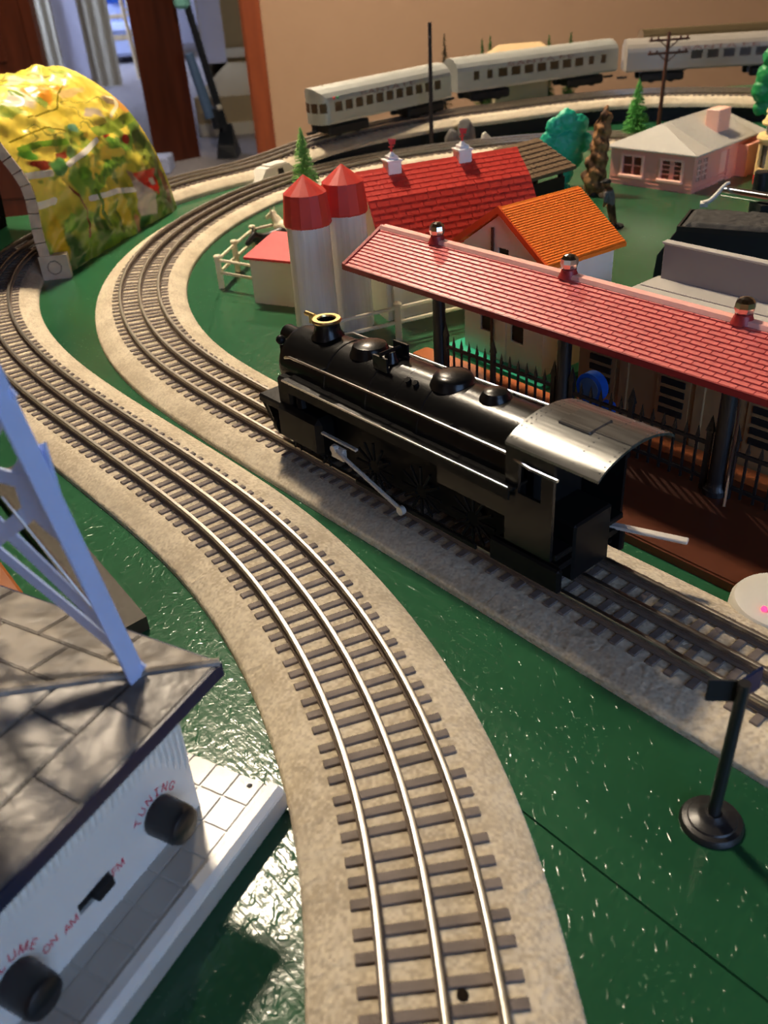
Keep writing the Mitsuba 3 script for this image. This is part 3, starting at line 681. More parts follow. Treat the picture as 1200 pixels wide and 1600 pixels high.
# ------------------------------------------------------------------ silver passenger coaches
def coach(A, B, zr, label, kind='coach', mat='m_silver', lengthen=0, lettering=True, nwin=11, rise=0.0):
    A, B = np.array(A, float), np.array(B, float)
    dv = (B - A)[:2]; Lc = np.linalg.norm(dv) + lengthen; dv = dv / np.linalg.norm(dv)
    o = np.array([A[0], A[1], zr]) + np.array([-dv[1], dv[0], 0]) * 23
    e_ = np.array([dv[0], dv[1], rise / Lc]); e_ /= np.linalg.norm(e_); y_ = np.array([-dv[1], dv[0], 0])
    M = mat4(o, x=e_, y=y_, z=np.cross(e_, y_))
    t = thing('passenger_coach', label, 'train car')
    W = 23.0
    prof = [(-W + 1.5, 17), (-W, 20), (-W, 44), (-W + 1, 49), (-W + 5, 54), (-W + 12, 58), (-6, 60), (6, 60), (W - 12, 58), (W - 5, 54), (W - 1, 49), (W, 44), (W, 20), (W - 1.5, 17)]
    v, f = prism(prof, Lc); body = (np.stack([v[:, 2], v[:, 0], v[:, 1]], 1), f)
    bm = mf(body)
    if kind == 'observation':
        rnd = mf(prism(sg.Polygon([(-1, -W - 1), (-1, W + 1), (60, W + 1), (60, -W - 1)]).difference(sg.Polygon([(0 + 16 * (1 - math.sqrt(max(0, 1 - (y / 23.5) ** 2))), y) for y in np.linspace(-23.5, 23.5, 31)] + [(60, 23.5), (60, -23.5)])), 80, 0))
        bm = bm - rnd
    px = []
    pitch = (Lc - 36) / nwin
    for k in range(nwin):
        w_ = pitch * (.70 if 1 < k < nwin - 2 or kind == 'observation' else .42)
        cx = 20 + pitch * (k + .5)
        if kind == 'vent' and k < 3: continue
        px.append((cx - w_ / 2, cx + w_ / 2))
    for x0, x1 in px:
        for s_ in (-1, 1):
            bm = bm - mf(box(x0, s_ * W - 1.6, 31, x1, s_ * W + 1.6, 42.5))
    if kind == 'observation':
        pass
    add('body', bm, mat, M, parent=t)
    for x0, x1 in px:
        for s_ in (-1, 1): add('window', box(x0, s_ * (W - 1.6) - .3, 31, x1, s_ * (W - 1.6) + .3, 42.5), 'm_carwindow', M, parent=t)
    if kind == 'observation':
        a = np.linspace(-60, 60, 4)
        for a0, a1 in zip(np.radians([-70, -32, 4, 40]), np.radians([-40, -4, 32, 70])):
            th = np.linspace(a0, a1, 7)
            cx = lambda q, r: (16 - r * math.cos(q) * 16 / 23.5, r * math.sin(q))
            pts = [cx(q, 23.75) + (zq,) for q in th for zq in (31, 42.5)] + [cx(q, 23.0) + (zq,) for q in th for zq in (31, 42.5)]
            add('end_window', hull(pts), 'm_carwindow', M, parent=t)
        lab(add('marker_light', cat(mv(sphere((0, 0, 0), 1.7), 22, -W - .2, 47.5)), 'm_redpaint', M, parent=t, smooth=True), 'small red marker light')
        lab(add('marker_light', cat(mv(sphere((0, 0, 0), 1.5), 28, -W - .2, 47.2)), 'm_greentree', M, parent=t, smooth=True), 'small green marker light')
    add('belt_rail', cat(box(2 if kind != 'observation' else 16, -W - .5, 19.5, Lc - 1, -W + .5, 21), box(2 if kind != 'observation' else 16, W - .5, 19.5, Lc - 1, W + .5, 21)), mat, M, parent=t)
    if lettering:
        tm = meshkit.text_mesh('SANTA FE', 4.6, 0.35)
        v, f = mesh_of(tm); v = v.copy(); wd = v[:, 0].max()
        stretch = (Lc * .42) / wd
        mid = Lc * .5
        txt = (np.stack([mid - Lc * .21 + v[:, 0] * stretch, -W - .05 - v[:, 2] * 0.8, 44.0 + v[:, 1]], 1), f)
        # the side leans in above the belt, so the lettering leans with it
        txt[0][:, 1] += (txt[0][:, 2] - 44) * .22
        add('lettering', txt, 'm_lettering', M, parent=t)
    add('roof_rib', cat(*[box(x, -5, 59.8, x + 1.2, 5, 60.5) for x in np.linspace(20, Lc - 20, 12)]), mat, M, parent=t)
    for cx in (Lc * .2, Lc * .8):
        k = add('truck', cat(cbox(cx - 33, -22, 2.5, cx + 33, -14, 15.5, 2.5), cbox(cx - 33, 14, 2.5, cx + 33, 22, 15.5, 2.5), box(cx - 28, -15, 4, cx + 28, 15, 18)), 'm_blackmatte', M, parent=t)
        for wx in (cx - 15, cx + 15):
            for s_ in (-1, 1): add('wheel', rod((wx, s_ * 13, 6.5), (wx, s_ * 17.5, 6.5), 6.5, n=18), 'm_blackmatte', M, parent=k)
    add('coupler', cat(box(-9, -2, 6, 6, 2, 9), box(Lc - 6, -2, 6, Lc + 9, 2, 9)), 'm_blackmatte', M, parent=t)
    return t
ZC = 38.0
coach((-44.4, 1232), (134.4, 1363), 33.8, 'silver observation coach with a rounded tail and a red marker light, last in the train', 'observation', rise=4.8)
coach((147, 1402), (405, 1514), ZC, 'bright silver coach with a long row of brown windows, middle of the train')
coach((412, 1489), (624, 1472), ZC, 'darker silver coach behind the telephone pole, plain at its left end', 'vent', 'm_silverdark', lengthen=60, nwin=10)
coach((450, 1540), (640, 1530), ZC + 7, 'golden brown coach roof showing above the coach behind the telephone pole', 'coach', 'm_goldcar', lengthen=70, lettering=False)

# ------------------------------------------------------------------ shingles and rows of pieces on a slope
def slope_frame(O, U, V):
    U = np.array(U, float); U /= np.linalg.norm(U); V = np.array(V, float); V /= np.linalg.norm(V)
    return mat4(O, x=U, y=V, z=np.cross(U, V))
def shingles(parent, O, U, V, L_, S_, rows, cols, mat, th=.8, gap=.25, keep=None, start=0.0, name='shingle'):
    """Overlapping pieces in courses; the ones that keep() refuses are joined into one part."""
    F = slope_frame(O, U, V); rh, cw = S_ / rows, (L_ - start) / cols
    def piece(w_):
        # wedge: proud at its lower edge
        return hull([(gap, 0, 0), (w_ - gap, 0, 0), (gap, rh * 1.12, 0), (w_ - gap, rh * 1.12, 0), (gap, .1, th), (w_ - gap, .1, th), (gap, rh * 1.12, th * .18), (w_ - gap, rh * 1.12, th * .18)])
    full, half = ply(piece(cw), mat), ply(piece(cw / 2), mat)
    loose = []
    for r in range(rows):
        x = start
        seq = [cw] * cols if r % 2 == 0 else [cw / 2] + [cw] * (cols - 1) + [cw / 2]
        for w_ in seq:
            P = F @ mat4((x, r * rh, .05))
            if keep is None or keep(x, r): add(name, full if w_ == cw else half, None, P, parent=parent)
            else: loose.append(xf(piece(w_), P))
            x += w_
    if loose: stuff(add(name + '_rows', cat(*loose), mat, parent=parent))

# ------------------------------------------------------------------ station platform
PA = math.atan2(383 - 540.3, 169 - 43.2)
MP = mat4((43.2, 540.3, 0), rz=PA)
st = thing('station_platform', 'covered station platform under a long red shingled roof with chrome ball finials', 'platform')
def S(name, m, mat, smooth=False, parent=None): return add(name, m, mat, MP, smooth, parent=parent or st)
EZ, RZ, EW, R0, R1 = 80.5, 97.0, 33.5, -50.7, 256.0
basepoly = sg.Polygon([(-44, -56), (262, -56), (262, 27), (-44, 27)]).buffer(4)
S('base', cat(prism(basepoly, 4.4), prism(basepoly.buffer(-1.2), 1.0, 4.2)), 'm_brownbase')
lab(S('base_rim', prism(sg.Polygon([(-46, 20), (262, 20), (262, 30.5), (-46, 30.5)]).buffer(2), 5.0, 0.8), 'm_baserim'), 'orange brown rear rim of the base')
sl = math.hypot(EW, RZ - EZ); tvec = np.array([0, EW, RZ - EZ]) / sl
nv = np.array([0, -tvec[2], tvec[1]])
deck = [(-EW, EZ), (0, RZ), (EW, EZ), (EW, EZ - 2.4), (0, RZ - 2.6), (-EW, EZ - 2.4)]
v, f = prism(sg.Polygon(deck), R1 - R0)
roof = S('roof', (np.stack([R0 + v[:, 2], v[:, 0], v[:, 1]], 1), f), 'm_stationroofdark')
def wpt(x, y, z): return (MP @ np.array([x, y, z, 1.0]))[:3]
def wdir(x, y, z): return MP[:3, :3] @ np.array([x, y, z], float)
shingles(roof, wpt(R0 + 2, -EW, EZ), wdir(1, 0, 0), wdir(*tvec), R1 - R0 - 4, sl - 1.5, 13, 36, 'm_stationroof', th=.95, gap=.26, keep=lambda x, r: x > 118)
v2, f2 = prism(sg.Polygon([(-EW - .8, EZ - 2.8), (-EW + 1.0, EZ - 2.8), (-EW + 1.0, EZ + 1.0), (-EW - .8, EZ + .6)]), R1 - R0)
S('eave_trim', (np.stack([R0 + v2[:, 2], v2[:, 0], v2[:, 1]], 1), f2), 'm_stationroofdark', parent=roof)
S('ridge_cap', (lambda q: (np.stack([R0 + 1 + q[0][:, 2], q[0][:, 0], q[0][:, 1]], 1), q[1]))(prism(sg.Polygon([(-3.4, RZ - .6), (-2.4, RZ + 1.4), (2.4, RZ + 1.4), (3.4, RZ - .6)]), R1 - R0 - 2)), 'm_ridge', parent=roof)
S('gable_trim', (lambda q: (np.stack([R0 - 1 + q[0][:, 2], q[0][:, 0], q[0][:, 1]], 1), q[1]))(prism(sg.Polygon([(-EW - .8, EZ - 2.6), (-EW - .8, EZ + 1.2), (0, RZ + 1.6), (EW, EZ + 1.2), (EW, EZ - 2.6), (0, RZ - 2.6)]), 2.6)), 'm_stationroofdark', parent=roof)
fin = [(0, 0), (5.6, 0), (5.0, 1.2), (4.0, 3.4), (4.0, 4.2), (0, 4.2)]
ball = [(0, 4.0), (3.4, 4.0), (4.2, 5.2), (4.8, 7.4), (4.4, 9.8), (3.0, 11.4), (1.2, 12.0), (0, 12.1)]
for i in range(3):
    x = 100.5 * i
    fb = S('finial_base', mv(lathe(fin, 24), x, 0, RZ - .6), 'm_stationroofdark', 30, parent=roof)
    lab(S('finial', mv(lathe(ball, 8), x, 0, RZ - .6), 'm_chrome', False, parent=roof), 'faceted chrome cap nut')
    S('post', cat(mv(lathe([(0, 0), (6.0, 0), (6.0, 3), (4.6, 5), (4.2, 8), (3.9, RZ - 14), (6, RZ - 9), (6, RZ - 8), (0, RZ - 8)], 20), x, 0, 5.2)), 'm_black', 30)
    S('bracket', cat(hull([(x - 1, -4, RZ - 16), (x + 1, -4, RZ - 16), (x - 1, -4, RZ - 6), (x + 1, -4, RZ - 6), (x - 1, -22, EZ + 2), (x + 1, -22, EZ + 2)]), hull([(x - 1, 4, RZ - 16), (x + 1, 4, RZ - 16), (x - 1, 4, RZ - 6), (x + 1, 4, RZ - 6), (x - 1, 22, EZ + 2), (x + 1, 22, EZ + 2)])), 'm_black')
pk = cat(box(-.6, -.5, 0, .6, .5, 26), hull([(-1.1, -.6, 26), (1.1, -.6, 26), (-1.1, .6, 26), (1.1, .6, 26), (0, 0, 33)]))
PICK = ply(pk, 'm_black')
TALL = ply(cat(box(-1.4, -1.2, 0, 1.4, 1.2, 33), hull([(-2.2, -1.2, 33), (2.2, -1.2, 33), (-2.2, 1.2, 33), (2.2, 1.2, 33), (0, 0, 42)])), 'm_black')
for x0, x1, hi in ((6, 94, 13), (107, 194, 13), (208, 256, 7)):
    fk = S('fence', cat(box(x0, -.8, 11, x1, .8, 12.8), box(x0, -.8, 30.4, x1, .8, 32.2)), 'm_black')
    for k in range(hi + 1):
        x = x0 + (x1 - x0) * k / hi
        if k in (0, 6, hi): add('picket_post', TALL, None, MP @ mat4((x, 0, 5.2)), parent=fk)
        else: add('picket', PICK, None, MP @ mat4((x, 0, 7.0)), parent=fk)
solo('lead_wire', 'thin pale wire hanging down beside the right post of the station platform', 'wire', tube(CubicSpline([0, .3, .6, 1, 1.2], [(214, -22, 84), (211, -8, 52), (209, -4, 28), (210, -5, 14), (212, -9, 5.8)])(np.linspace(0, 1.2, 30)), .75), 'm_steel', MP, 40)
# the blue round machine behind the fence
bt = thing('weighing_scale', 'small bright blue machine with a round head behind the platform fence', 'toy scale')
for nm, m in (('head', cat(rod((112, 9, 32), (112, 15, 32), 9, n=28))), ('column', cat(cbox(119, 8, 5.5, 127, 16, 26, 1.2), cbox(108, 9, 5.5, 116, 15, 26, 1.0))), ('foot', cbox(104, 6, 5.2, 130, 18, 8, .8))):
    add(nm, m, 'm_blue', MP, 30, parent=bt)
lab(add('dial', rod((112, 8.5, 32), (112, 9.2, 32), 6.5, n=24), 'm_vacblue', MP, parent=bt), 'paler blue dial')

# tan freight house with a grey roof deck, against the platform
fh = thing('freight_house', 'tan building with louvred shutters and a flat grey roof behind the platform', 'building')
MF = MP @ mat4((0, 2.5, 0))
bodyw = cut(box(84, 32.5, 0, 262, 113, 60))
add('wall', bodyw, 'm_tan', MF, parent=fh)
for x in (92, 141, 196, 241):
    sh = add('shutter', box(x - 2, 31.6, 14, x + 19, 32.6, 50), 'm_tan', MF, parent=fh)
    for z in (19, 25, 31, 37, 43): add('louvre', box(x + 1, 30.8, z, x + 16, 31.8, z + 3.6), 'm_blackmatte', MF, parent=sh)
    add('pilaster', cbox(x + 22, 31.2, 0, x + 28, 33.5, 60, .4), 'm_tan', MF, parent=fh)
dk = add('roof_deck', cbox(78, 30.5, 58.5, 264, 116, 62, .6), 'm_greydeck', MF, parent=fh)
for y in (52, 73, 94): add('roof_seam', box(80, y - .5, 61.9, 262, y + .5, 62.4), 'm_greywall', MF, parent=dk)
add('parapet', cbox(82, 112, 61, 264, 116, 84, .5), 'm_greywall', MF, parent=fh)
lab(add('coping', cbox(81, 111.2, 83.6, 264, 117, 85.2, .4), 'm_greydeck', MF, parent=fh), 'pale coping along the top of the parapet')

# ------------------------------------------------------------------ red barn with silos and a shed
BA = .38
MB = mat4((13.8, 668.0, 0), rz=BA)
ba = thing('barn', 'white toy barn under a red gambrel roof with two white cupolas', 'barn')
BL, BW, BE, BK, BR, BI = 128.9, 70.0, 71.0, 88.2, 105.0, 15.5
def Bq(name, m, mat, smooth=False, parent=None): return add(name, m, mat, MB, smooth, parent=parent or ba)
gp = sg.Polygon([(0, 0), (BW, 0), (BW, 63), (BW - BI + .5, BK - 2.5), (BW / 2, BR - 2.5), (BI - .5, BK - 2.5), (0, 63)])
v, f = prism(gp, BL); wl = (np.stack([v[:, 2], v[:, 0], v[:, 1]], 1), f)
wins = [(22, 34, 28, 46), (58, 70, 28, 46), (96, 108, 28, 46)]
wall_ = mf(wl)
for x0, x1, z0, z1 in wins: wall_ = wall_ - mf(box(x0, -1, z0, x1, 2.2, z1))
Bq('wall', wall_, 'm_cream')
for x0, x1, z0, z1 in wins:
    w_ = Bq('window', box(x0, 1.6, z0, x1, 2.2, z1), 'm_darkbrown')
    Bq('window_frame', cat(box(x0 - 1.4, -.8, z0 - 1.4, x0, .4, z1 + 1.4), box(x1, -.8, z0 - 1.4, x1 + 1.4, .4, z1 + 1.4), box(x0, -.8, z0 - 1.4, x1, .4, z0), box(x0, -.8, z1, x1, .4, z1 + 1.4), box((x0 + x1) / 2 - .5, .2, z0, (x0 + x1) / 2 + .5, 1.6, z1)), 'm_cream', parent=w_)
Bq('door', cat(cbox(40, -1.2, 0, 54, .2, 40, .3)), 'm_silo')
for x in (4, 78, 118): Bq('buttress', hull([(x, -6, 0), (x + 7, -6, 0), (x, .5, 0), (x + 7, .5, 0), (x, -2, 50), (x + 7, -2, 50), (x, .5, 52), (x + 7, .5, 52)]), 'm_cream')
ro = 5.0
rs = [(-8.4, 53), (-8.0, 55), (BI - 1.2, BK + .2), (BW / 2, BR + .4), (BW - BI + 1.2, BK + .2), (BW + 8.0, 55), (BW + 8.4, 53), (BW - BI + 2.6, BK - 2), (BW / 2, BR - 2), (BI - 2.6, BK - 2)]
v, f = prism(sg.Polygon(rs), BL + 2 * ro)
rf = Bq('roof', (np.stack([v[:, 2] - ro, v[:, 0], v[:, 1]], 1), f), 'm_redroof')
def bw(x, y, z): return (MB @ np.array([x, y, z, 1.0]))[:3]
def bd(x, y, z): return MB[:3, :3] @ np.array([x, y, z], float)
lo_v = np.array([0, BI - 1.2 + 8.0, BK - 54.8]); hi_v = np.array([0, BW / 2 - BI + 1.2, BR - BK + .2])
shingles(rf, bw(-ro + .5, -8.0, 55), bd(1, 0, 0), bd(*lo_v), BL + 2 * ro - 1, np.linalg.norm(lo_v) - .3, 8, 13, 'm_redroof', th=.8, gap=.3)
shingles(rf, bw(-ro + .5, BI - 1.2, BK + .25), bd(1, 0, 0), bd(*hi_v), BL + 2 * ro - 1, np.linalg.norm(hi_v) - .6, 6, 17, 'm_redroof', th=.7, gap=.22)
Bq('ridge_cap', (lambda q: (np.stack([q[0][:, 2] - ro, q[0][:, 0], q[0][:, 1]], 1), q[1]))(prism(sg.Polygon([(BW / 2 - 2.5, BR - .8), (BW / 2, BR + 1.2), (BW / 2 + 2.5, BR - .8)]), BL + 2 * ro)), 'm_redroof', parent=rf)
for xx in (25, 85):
    cu = Bq('cupola', cat(cbox(xx - 5.5, BW / 2 - 5.5, BR - 5, xx + 5.5, BW / 2 + 5.5, BR + 5.5, .5), cbox(xx - 6.4, BW / 2 - 6.4, BR + 5, xx + 6.4, BW / 2 + 6.4, BR + 6.6, .4), cbox(xx - 4, BW / 2 - 4, BR + 6, xx + 4, BW / 2 + 4, BR + 9, .5), hull([(xx - 2.8, BW / 2 - 2.8, BR + 9), (xx + 2.8, BW / 2 - 2.8, BR + 9), (xx - 2.8, BW / 2 + 2.8, BR + 9), (xx + 2.8, BW / 2 + 2.8, BR + 9), (xx, BW / 2, BR + 12.5)])), 'm_whiteplastic')
    wv = Bq('weather_vane', cat(rod((xx, BW / 2, BR + 11), (xx, BW / 2, BR + 17), .8), rod((xx - 2.2, BW / 2, BR + 15.2), (xx + 2.2, BW / 2, BR + 15.2), .5), hull([(xx - 1.5, BW / 2 - .5, BR + 17), (xx + 3, BW / 2 - .5, BR + 16.5), (xx + 4, BW / 2 - .5, BR + 20), (xx, BW / 2 - .5, BR + 19), (xx - 1.5, BW / 2 + .5, BR + 17), (xx + 3, BW / 2 + .5, BR + 16.5), (xx + 4, BW / 2 + .5, BR + 20), (xx - 2.5, BW / 2, BR + 21)])), 'm_redpaint', parent=cu)

def silo(x, y, label, s=1.0):
    t = thing('silo', label, 'silo', )
    M = mat4((x, y, 0))
    r = 16.2
    v, f = mesh_of(lathe([(0, 0), (r, 0), (r, 2), (r - .6, 40), (r - 1.2, 94), (0, 94)], 60)); v = v.copy()
    a = np.arctan2(v[:, 1], v[:, 0]); rr = np.hypot(v[:, 0], v[:, 1]); k = np.where((rr > 5) & (np.round(a / (2 * np.pi / 60)) % 3 == 0), .985, 1.0)
    v[:, 0] *= k; v[:, 1] *= k
    add('body', (v, f), 'm_silo', M, parent=t, smooth=30)
    cp = add('cap', lathe([(0, 86), (16.9, 86), (17.1, 87), (15.2, 106), (14.9, 107.4), (15.2, 107.6), (0, 119.5), (0, 110)], 14), 'm_redroof', M, parent=t)
silo(-39.5, 641, 'white toy silo with a red cone cap, the nearer of the pair by the locomotive')
silo(-13.5, 667, 'white toy silo with a red cone cap, tucked against the barn end')
sh = thing('shed', 'low cream shed with a flat red lean-to roof left of the silos', 'shed')
MS = mat4((-95.8, 731.9, 0), rz=math.atan2(714.3 - 731.9, 34.3))
add('wall', hull([(0, 0, 0), (48, 0, 0), (0, 42, 0), (48, 42, 0), (0, 0, 38), (48, 0, 38), (0, 42, 44), (48, 42, 44)]), 'm_cream', MS, parent=sh)
add('roof', hull([(-3, -4, 37.6), (48, -4, 37.6), (-3, 46, 45), (48, 46, 45), (-3, -4, 39.6), (48, -4, 39.6), (-3, 46, 47), (48, 46, 47)]), 'm_shedred', MS, parent=sh)

def rail_fence(pts, label, zt=(14, 25), ph=29, r=2.4, grp=None):
    t = thing('rail_fence', label, 'fence')
    for (x, y) in pts:
        add('post', mv(cat(cbox(-2.4, -2.4, 0, 2.4, 2.4, ph - 2, .4), lathe([(0, ph - 2), (3.3, ph - 2), (3.3, ph - .6), (2.2, ph + .4), (0, ph + .8)], 12)), x, y, 0), 'm_ivory', parent=t, smooth=30)
    for (a, b) in zip(pts[:-1], pts[1:]):
        for z in zt: add('rail', rod((a[0], a[1], z), (b[0], b[1], z), 1.5, n=8), 'm_ivory', parent=t, smooth=40)
    return t
rail_fence([(-92, 749), (-128.9, 776), (-119, 819), (-106.5, 865), (-66, 892)], 'ivory post and rail fence penning in the animals behind the shed')
rail_fence([(-26, 608), (20, 628), (78, 654)], 'ivory post and rail fence in front of the barn, right of the silos')

# ------------------------------------------------------------------ animals in the pen
def quadruped(name, label, cat_, loc, heading, h, mat, horns=False, long_neck=True):
    s = h / 40.0
    c, si = math.cos(heading), math.sin(heading)
    def P(x, y, z): return np.array([loc[0] + (c * x - si * y) * s, loc[1] + (si * x + c * y) * s, z * s])
    b = []
    def bone(p, rp, q, rq): b.append((P(*p), rp * s, P(*q), rq * s))
    bone((-14, 0, 25), 7.2, (0, 0, 24), 6.8); bone((0, 0, 24), 6.8, (12, 0, 25), 7.0)
    if long_neck: bone((12, 0, 27), 5.6, (20, 0, 36), 3.6); bone((20, 0, 37), 3.6, (29, 0, 32), 2.2); hd = (21, 0, 39)
    else: bone((12, 0, 27), 5.4, (19, 0, 31), 4.2); bone((19, 0, 31), 4.2, (28, 0, 26), 2.8); hd = (19, 0, 34)
    for y in (-2, 2): bone((hd[0], y, hd[2]), 1.0, (hd[0] - 1, y * 1.5, hd[2] + 4), .6)
    for y in (-4.2, 4.2):
        bone((11, y, 22), 3.4, (11.5, y, 12), 2.0); bone((11.5, y, 12), 1.9, (11, y, 1.8), 1.6)
        bone((-14, y, 23), 4.2, (-11.5, y, 16), 2.8); bone((-11.5, y, 16), 2.5, (-15.5, y, 10), 1.8); bone((-15.5, y, 10), 1.7, (-14.5, y, 1.8), 1.6)
    bone((-20, 0, 27), 1.6, (-24, 0, 16), 1.2)
    m = blob(b, edge=1.6, rounds=6, sub=1)
    m[0][:, 2] -= m[0][:, 2].min()
    k = solo(name, label, cat_, m, mat, None, True)
    return k
quadruped('cow', 'glossy black toy cow in the fenced pen behind the shed', 'cow', (-88, 842), math.radians(222), 37, 'm_black', long_neck=False)
quadruped('horse', 'cream toy horse with raised head in the pen beyond the black cow', 'horse', (-72, 868), math.radians(140), 38, 'm_ivory')

# ------------------------------------------------------------------ cottage with an orange roof
MO = mat4((109.6, 540.2, 0), rz=.6)
oc = thing('cottage', 'white cottage with an orange ribbed roof standing behind the platform roof', 'house')
def O(name, m, mat, smooth=False, parent=None): return add(name, m, mat, MO, smooth, parent=parent or oc)
OL, OW, OE, OR = 61.8, 76.7, 78.5, 107.0
v, f = prism(sg.Polygon([(0, 0), (OW, 0), (OW, OE - 1), (OW / 2, OR - 4), (0, OE - 1)]), OL)
ow = mf((np.stack([v[:, 2], v[:, 0], v[:, 1]], 1), f))
owins = [(18, 30, 20, 44), (48, 60, 20, 44)]
for a0, a1, b0, b1 in owins: ow = ow - mf(box(-1, a0, b0, 2, a1, b1))
ow = ow - mf(box(-1, OW / 2 - 5, 66, 2, OW / 2 + 5, 80))
O('wall', ow, 'm_cream')
for a0, a1, b0, b1 in owins + [(OW / 2 - 5, OW / 2 + 5, 66, 80)]: O('window', box(1.4, a0, b0, 2.0, a1, b1), 'm_darkbrown')
O('door_panel', cbox(-.9, 34, 3, .4, 44, 46, .3), 'm_silo')
O('downpipe', rod((-1.2, OW / 2 + 9, 4), (-1.2, OW / 2 + 9, 92), 1.0), 'm_polebrown', 30)
O('foundation', prism(sg.box(-9, -8, OL + 8, OW + 9).buffer(2), 3.0), 'm_teal')
su = np.array([0, OW / 2 + 4.6, OR - OE]); sln = np.linalg.norm(su)
v, f = prism(sg.Polygon([(-4.6, OE - 2), (-4.9, OE + .6), (OW / 2, OR), (OW + 4.9, OE + .6), (OW + 4.6, OE - 2), (OW / 2, OR - 3)]), OL + 9)
orf = O('roof', (np.stack([v[:, 2] - 4.5, v[:, 0], v[:, 1]], 1), f), 'm_orange')
Fo = slope_frame((0, -4.9, OE + .6), (1, 0, 0), su)
stuff(O('roof_ribs', cat(*[xf(hull([(-4.5, yy0, 0), (OL + 4.5, yy0, 0), (-4.5, yy0 + 1.7, 0), (OL + 4.5, yy0 + 1.7, 0), (-4.5, yy0 + .1, .5), (OL + 4.5, yy0 + .1, .5)]), Fo) for yy0 in np.arange(.2, sln - 2, 1.9)]), 'm_orange', parent=orf))
O('eave_board', (lambda q: (np.stack([q[0][:, 2] - 4.8, q[0][:, 0], q[0][:, 1]], 1), q[1]))(prism(sg.Polygon([(-5.8, OE - 2.6), (-5.8, OE - .4), (-3.2, OE + 1.4), (-3.2, OE - 2.6)]), OL + 9.6)), 'm_orange', parent=orf)
O('gable_board', (lambda q: (np.stack([q[0][:, 2] - 5.4, q[0][:, 0], q[0][:, 1]], 1), q[1]))(prism(sg.Polygon([(-5.6, OE - 3.6), (-5.6, OE + .6), (OW / 2, OR + .8), (OW + 5.6, OE + .6), (OW + 5.6, OE - 3.6), (OW / 2, OR - 3.8)]), 2.4)), 'm_orangetrim', parent=orf)

# ------------------------------------------------------------------ pink ranch house
pa = math.radians(132.6)
pc0 = np.array([352, 981, 0]); lft = np.array([285, 1058.0, 0]) - pc0; Lf = np.linalg.norm(lft); rgt = np.array([457, 1078.0, 0]) - pc0; Lr = 148.0
ux = rgt / np.linalg.norm(rgt); uy = lft / Lf; uy = uy - ux * (uy @ ux) * 1.0; uy /= np.linalg.norm(uy)
MK = mat4(pc0, x=ux, y=uy)    # x along the right-hand wall, y along the left-hand front
ph = thing('ranch_house', 'pink ranch house with a grey hipped roof and a pink chimney', 'house')
def K(name, m, mat, smooth=False, parent=None): return add(name, m, mat, MK, smooth, parent=parent or ph)
PE, PR_, OV = 40.0, 64.3, 5.0
pw = mf(box(0, 0, 0, Lr, Lf, PE))
fw_ = [(14, 38, 12, 31), (62, 86, 12, 31)]
for a0, a1, z0, z1 in fw_: pw = pw - mf(box(-1, a0, z0, 2.5, a1, z1))
sw_ = [(8, 17, 10, 33), (20, 29, 10, 33)]
for a0, a1, z0, z1 in sw_: pw = pw - mf(box(a0, -1, z0, a1, 2.2, z1))
pw = pw - mf(box(58, -1, 0, 76, 3, 33))
K('wall', pw, 'm_pink')
for a0, a1, z0, z1 in fw_:
    w_ = K('window', box(2, a0, z0, 2.5, a1, z1), 'm_pinkdark')
    wide = 2.6 if a0 < 30 else 1.0
    K('glazing_bar', box(.6, (a0 + a1) / 2 - wide, z0, 1.8, (a0 + a1) / 2 + wide, z1), 'm_pink', parent=w_)
    for q in (1, 2, 3) if a0 < 30 else (2,): K('glazing_bar', box(.6, a0, z0 + (z1 - z0) * q / 4 - .6, 1.8, a1, z0 + (z1 - z0) * q / 4 + .6), 'm_pink', parent=w_)
    K('window_frame', cat(box(-1.6, a0 - 2.4, z0, .4, a0, z1 + 2), box(-1.6, a1, z0, .4, a1 + 2.4, z1 + 2), box(-1.6, a0 - 2.4, z1, .4, a1 + 2.4, z1 + 2.2)), 'm_pinktrim', parent=w_)
    K('sill', cbox(-4.5, a0 - 3, z0 - 3.2, .5, a1 + 3, z0, .5), 'm_pinktrim', parent=w_)
for a0, a1, z0, z1 in sw_:
    w_ = K('shutter_window', box(a0, 1.6, z0, a1, 2.2, z1), 'm_pinkdark')
    for q in range(1, 4): K('glazing_bar', box(a0, .2, z0 + (z1 - z0) * q / 4 - .8, a1, 1.6, z0 + (z1 - z0) * q / 4 + .8), 'm_pinktrim', parent=w_)
    K('glazing_bar', box((a0 + a1) / 2 - .8, .2, z0, (a0 + a1) / 2 + .8, 1.6, z1), 'm_pinktrim', parent=w_)
K('door', cbox(59, 1.8, 0, 75, 3, 32, .3), 'm_pinktrim')
for z in (4, 8): K('clapboard', box(-.6, -.6, z, Lr, Lf, z + .8), 'm_pink')
K('side_wing', cbox(96, -12, 0, Lr, 2, 34, .4), 'm_pink')
rp = [(-OV, -OV, PE), (Lr + OV, -OV, PE), (-OV, Lf + OV, PE), (Lr + OV, Lf + OV, PE), (-OV, -OV, PE - 1.4), (Lr + OV, -OV, PE - 1.4), (-OV, Lf + OV, PE - 1.4), (Lr + OV, Lf + OV, PE - 1.4), (16, Lf / 2, PR_), (Lr - 16, Lf / 2, PR_)]
prf = K('roof', hull(rp), 'm_greyroof')
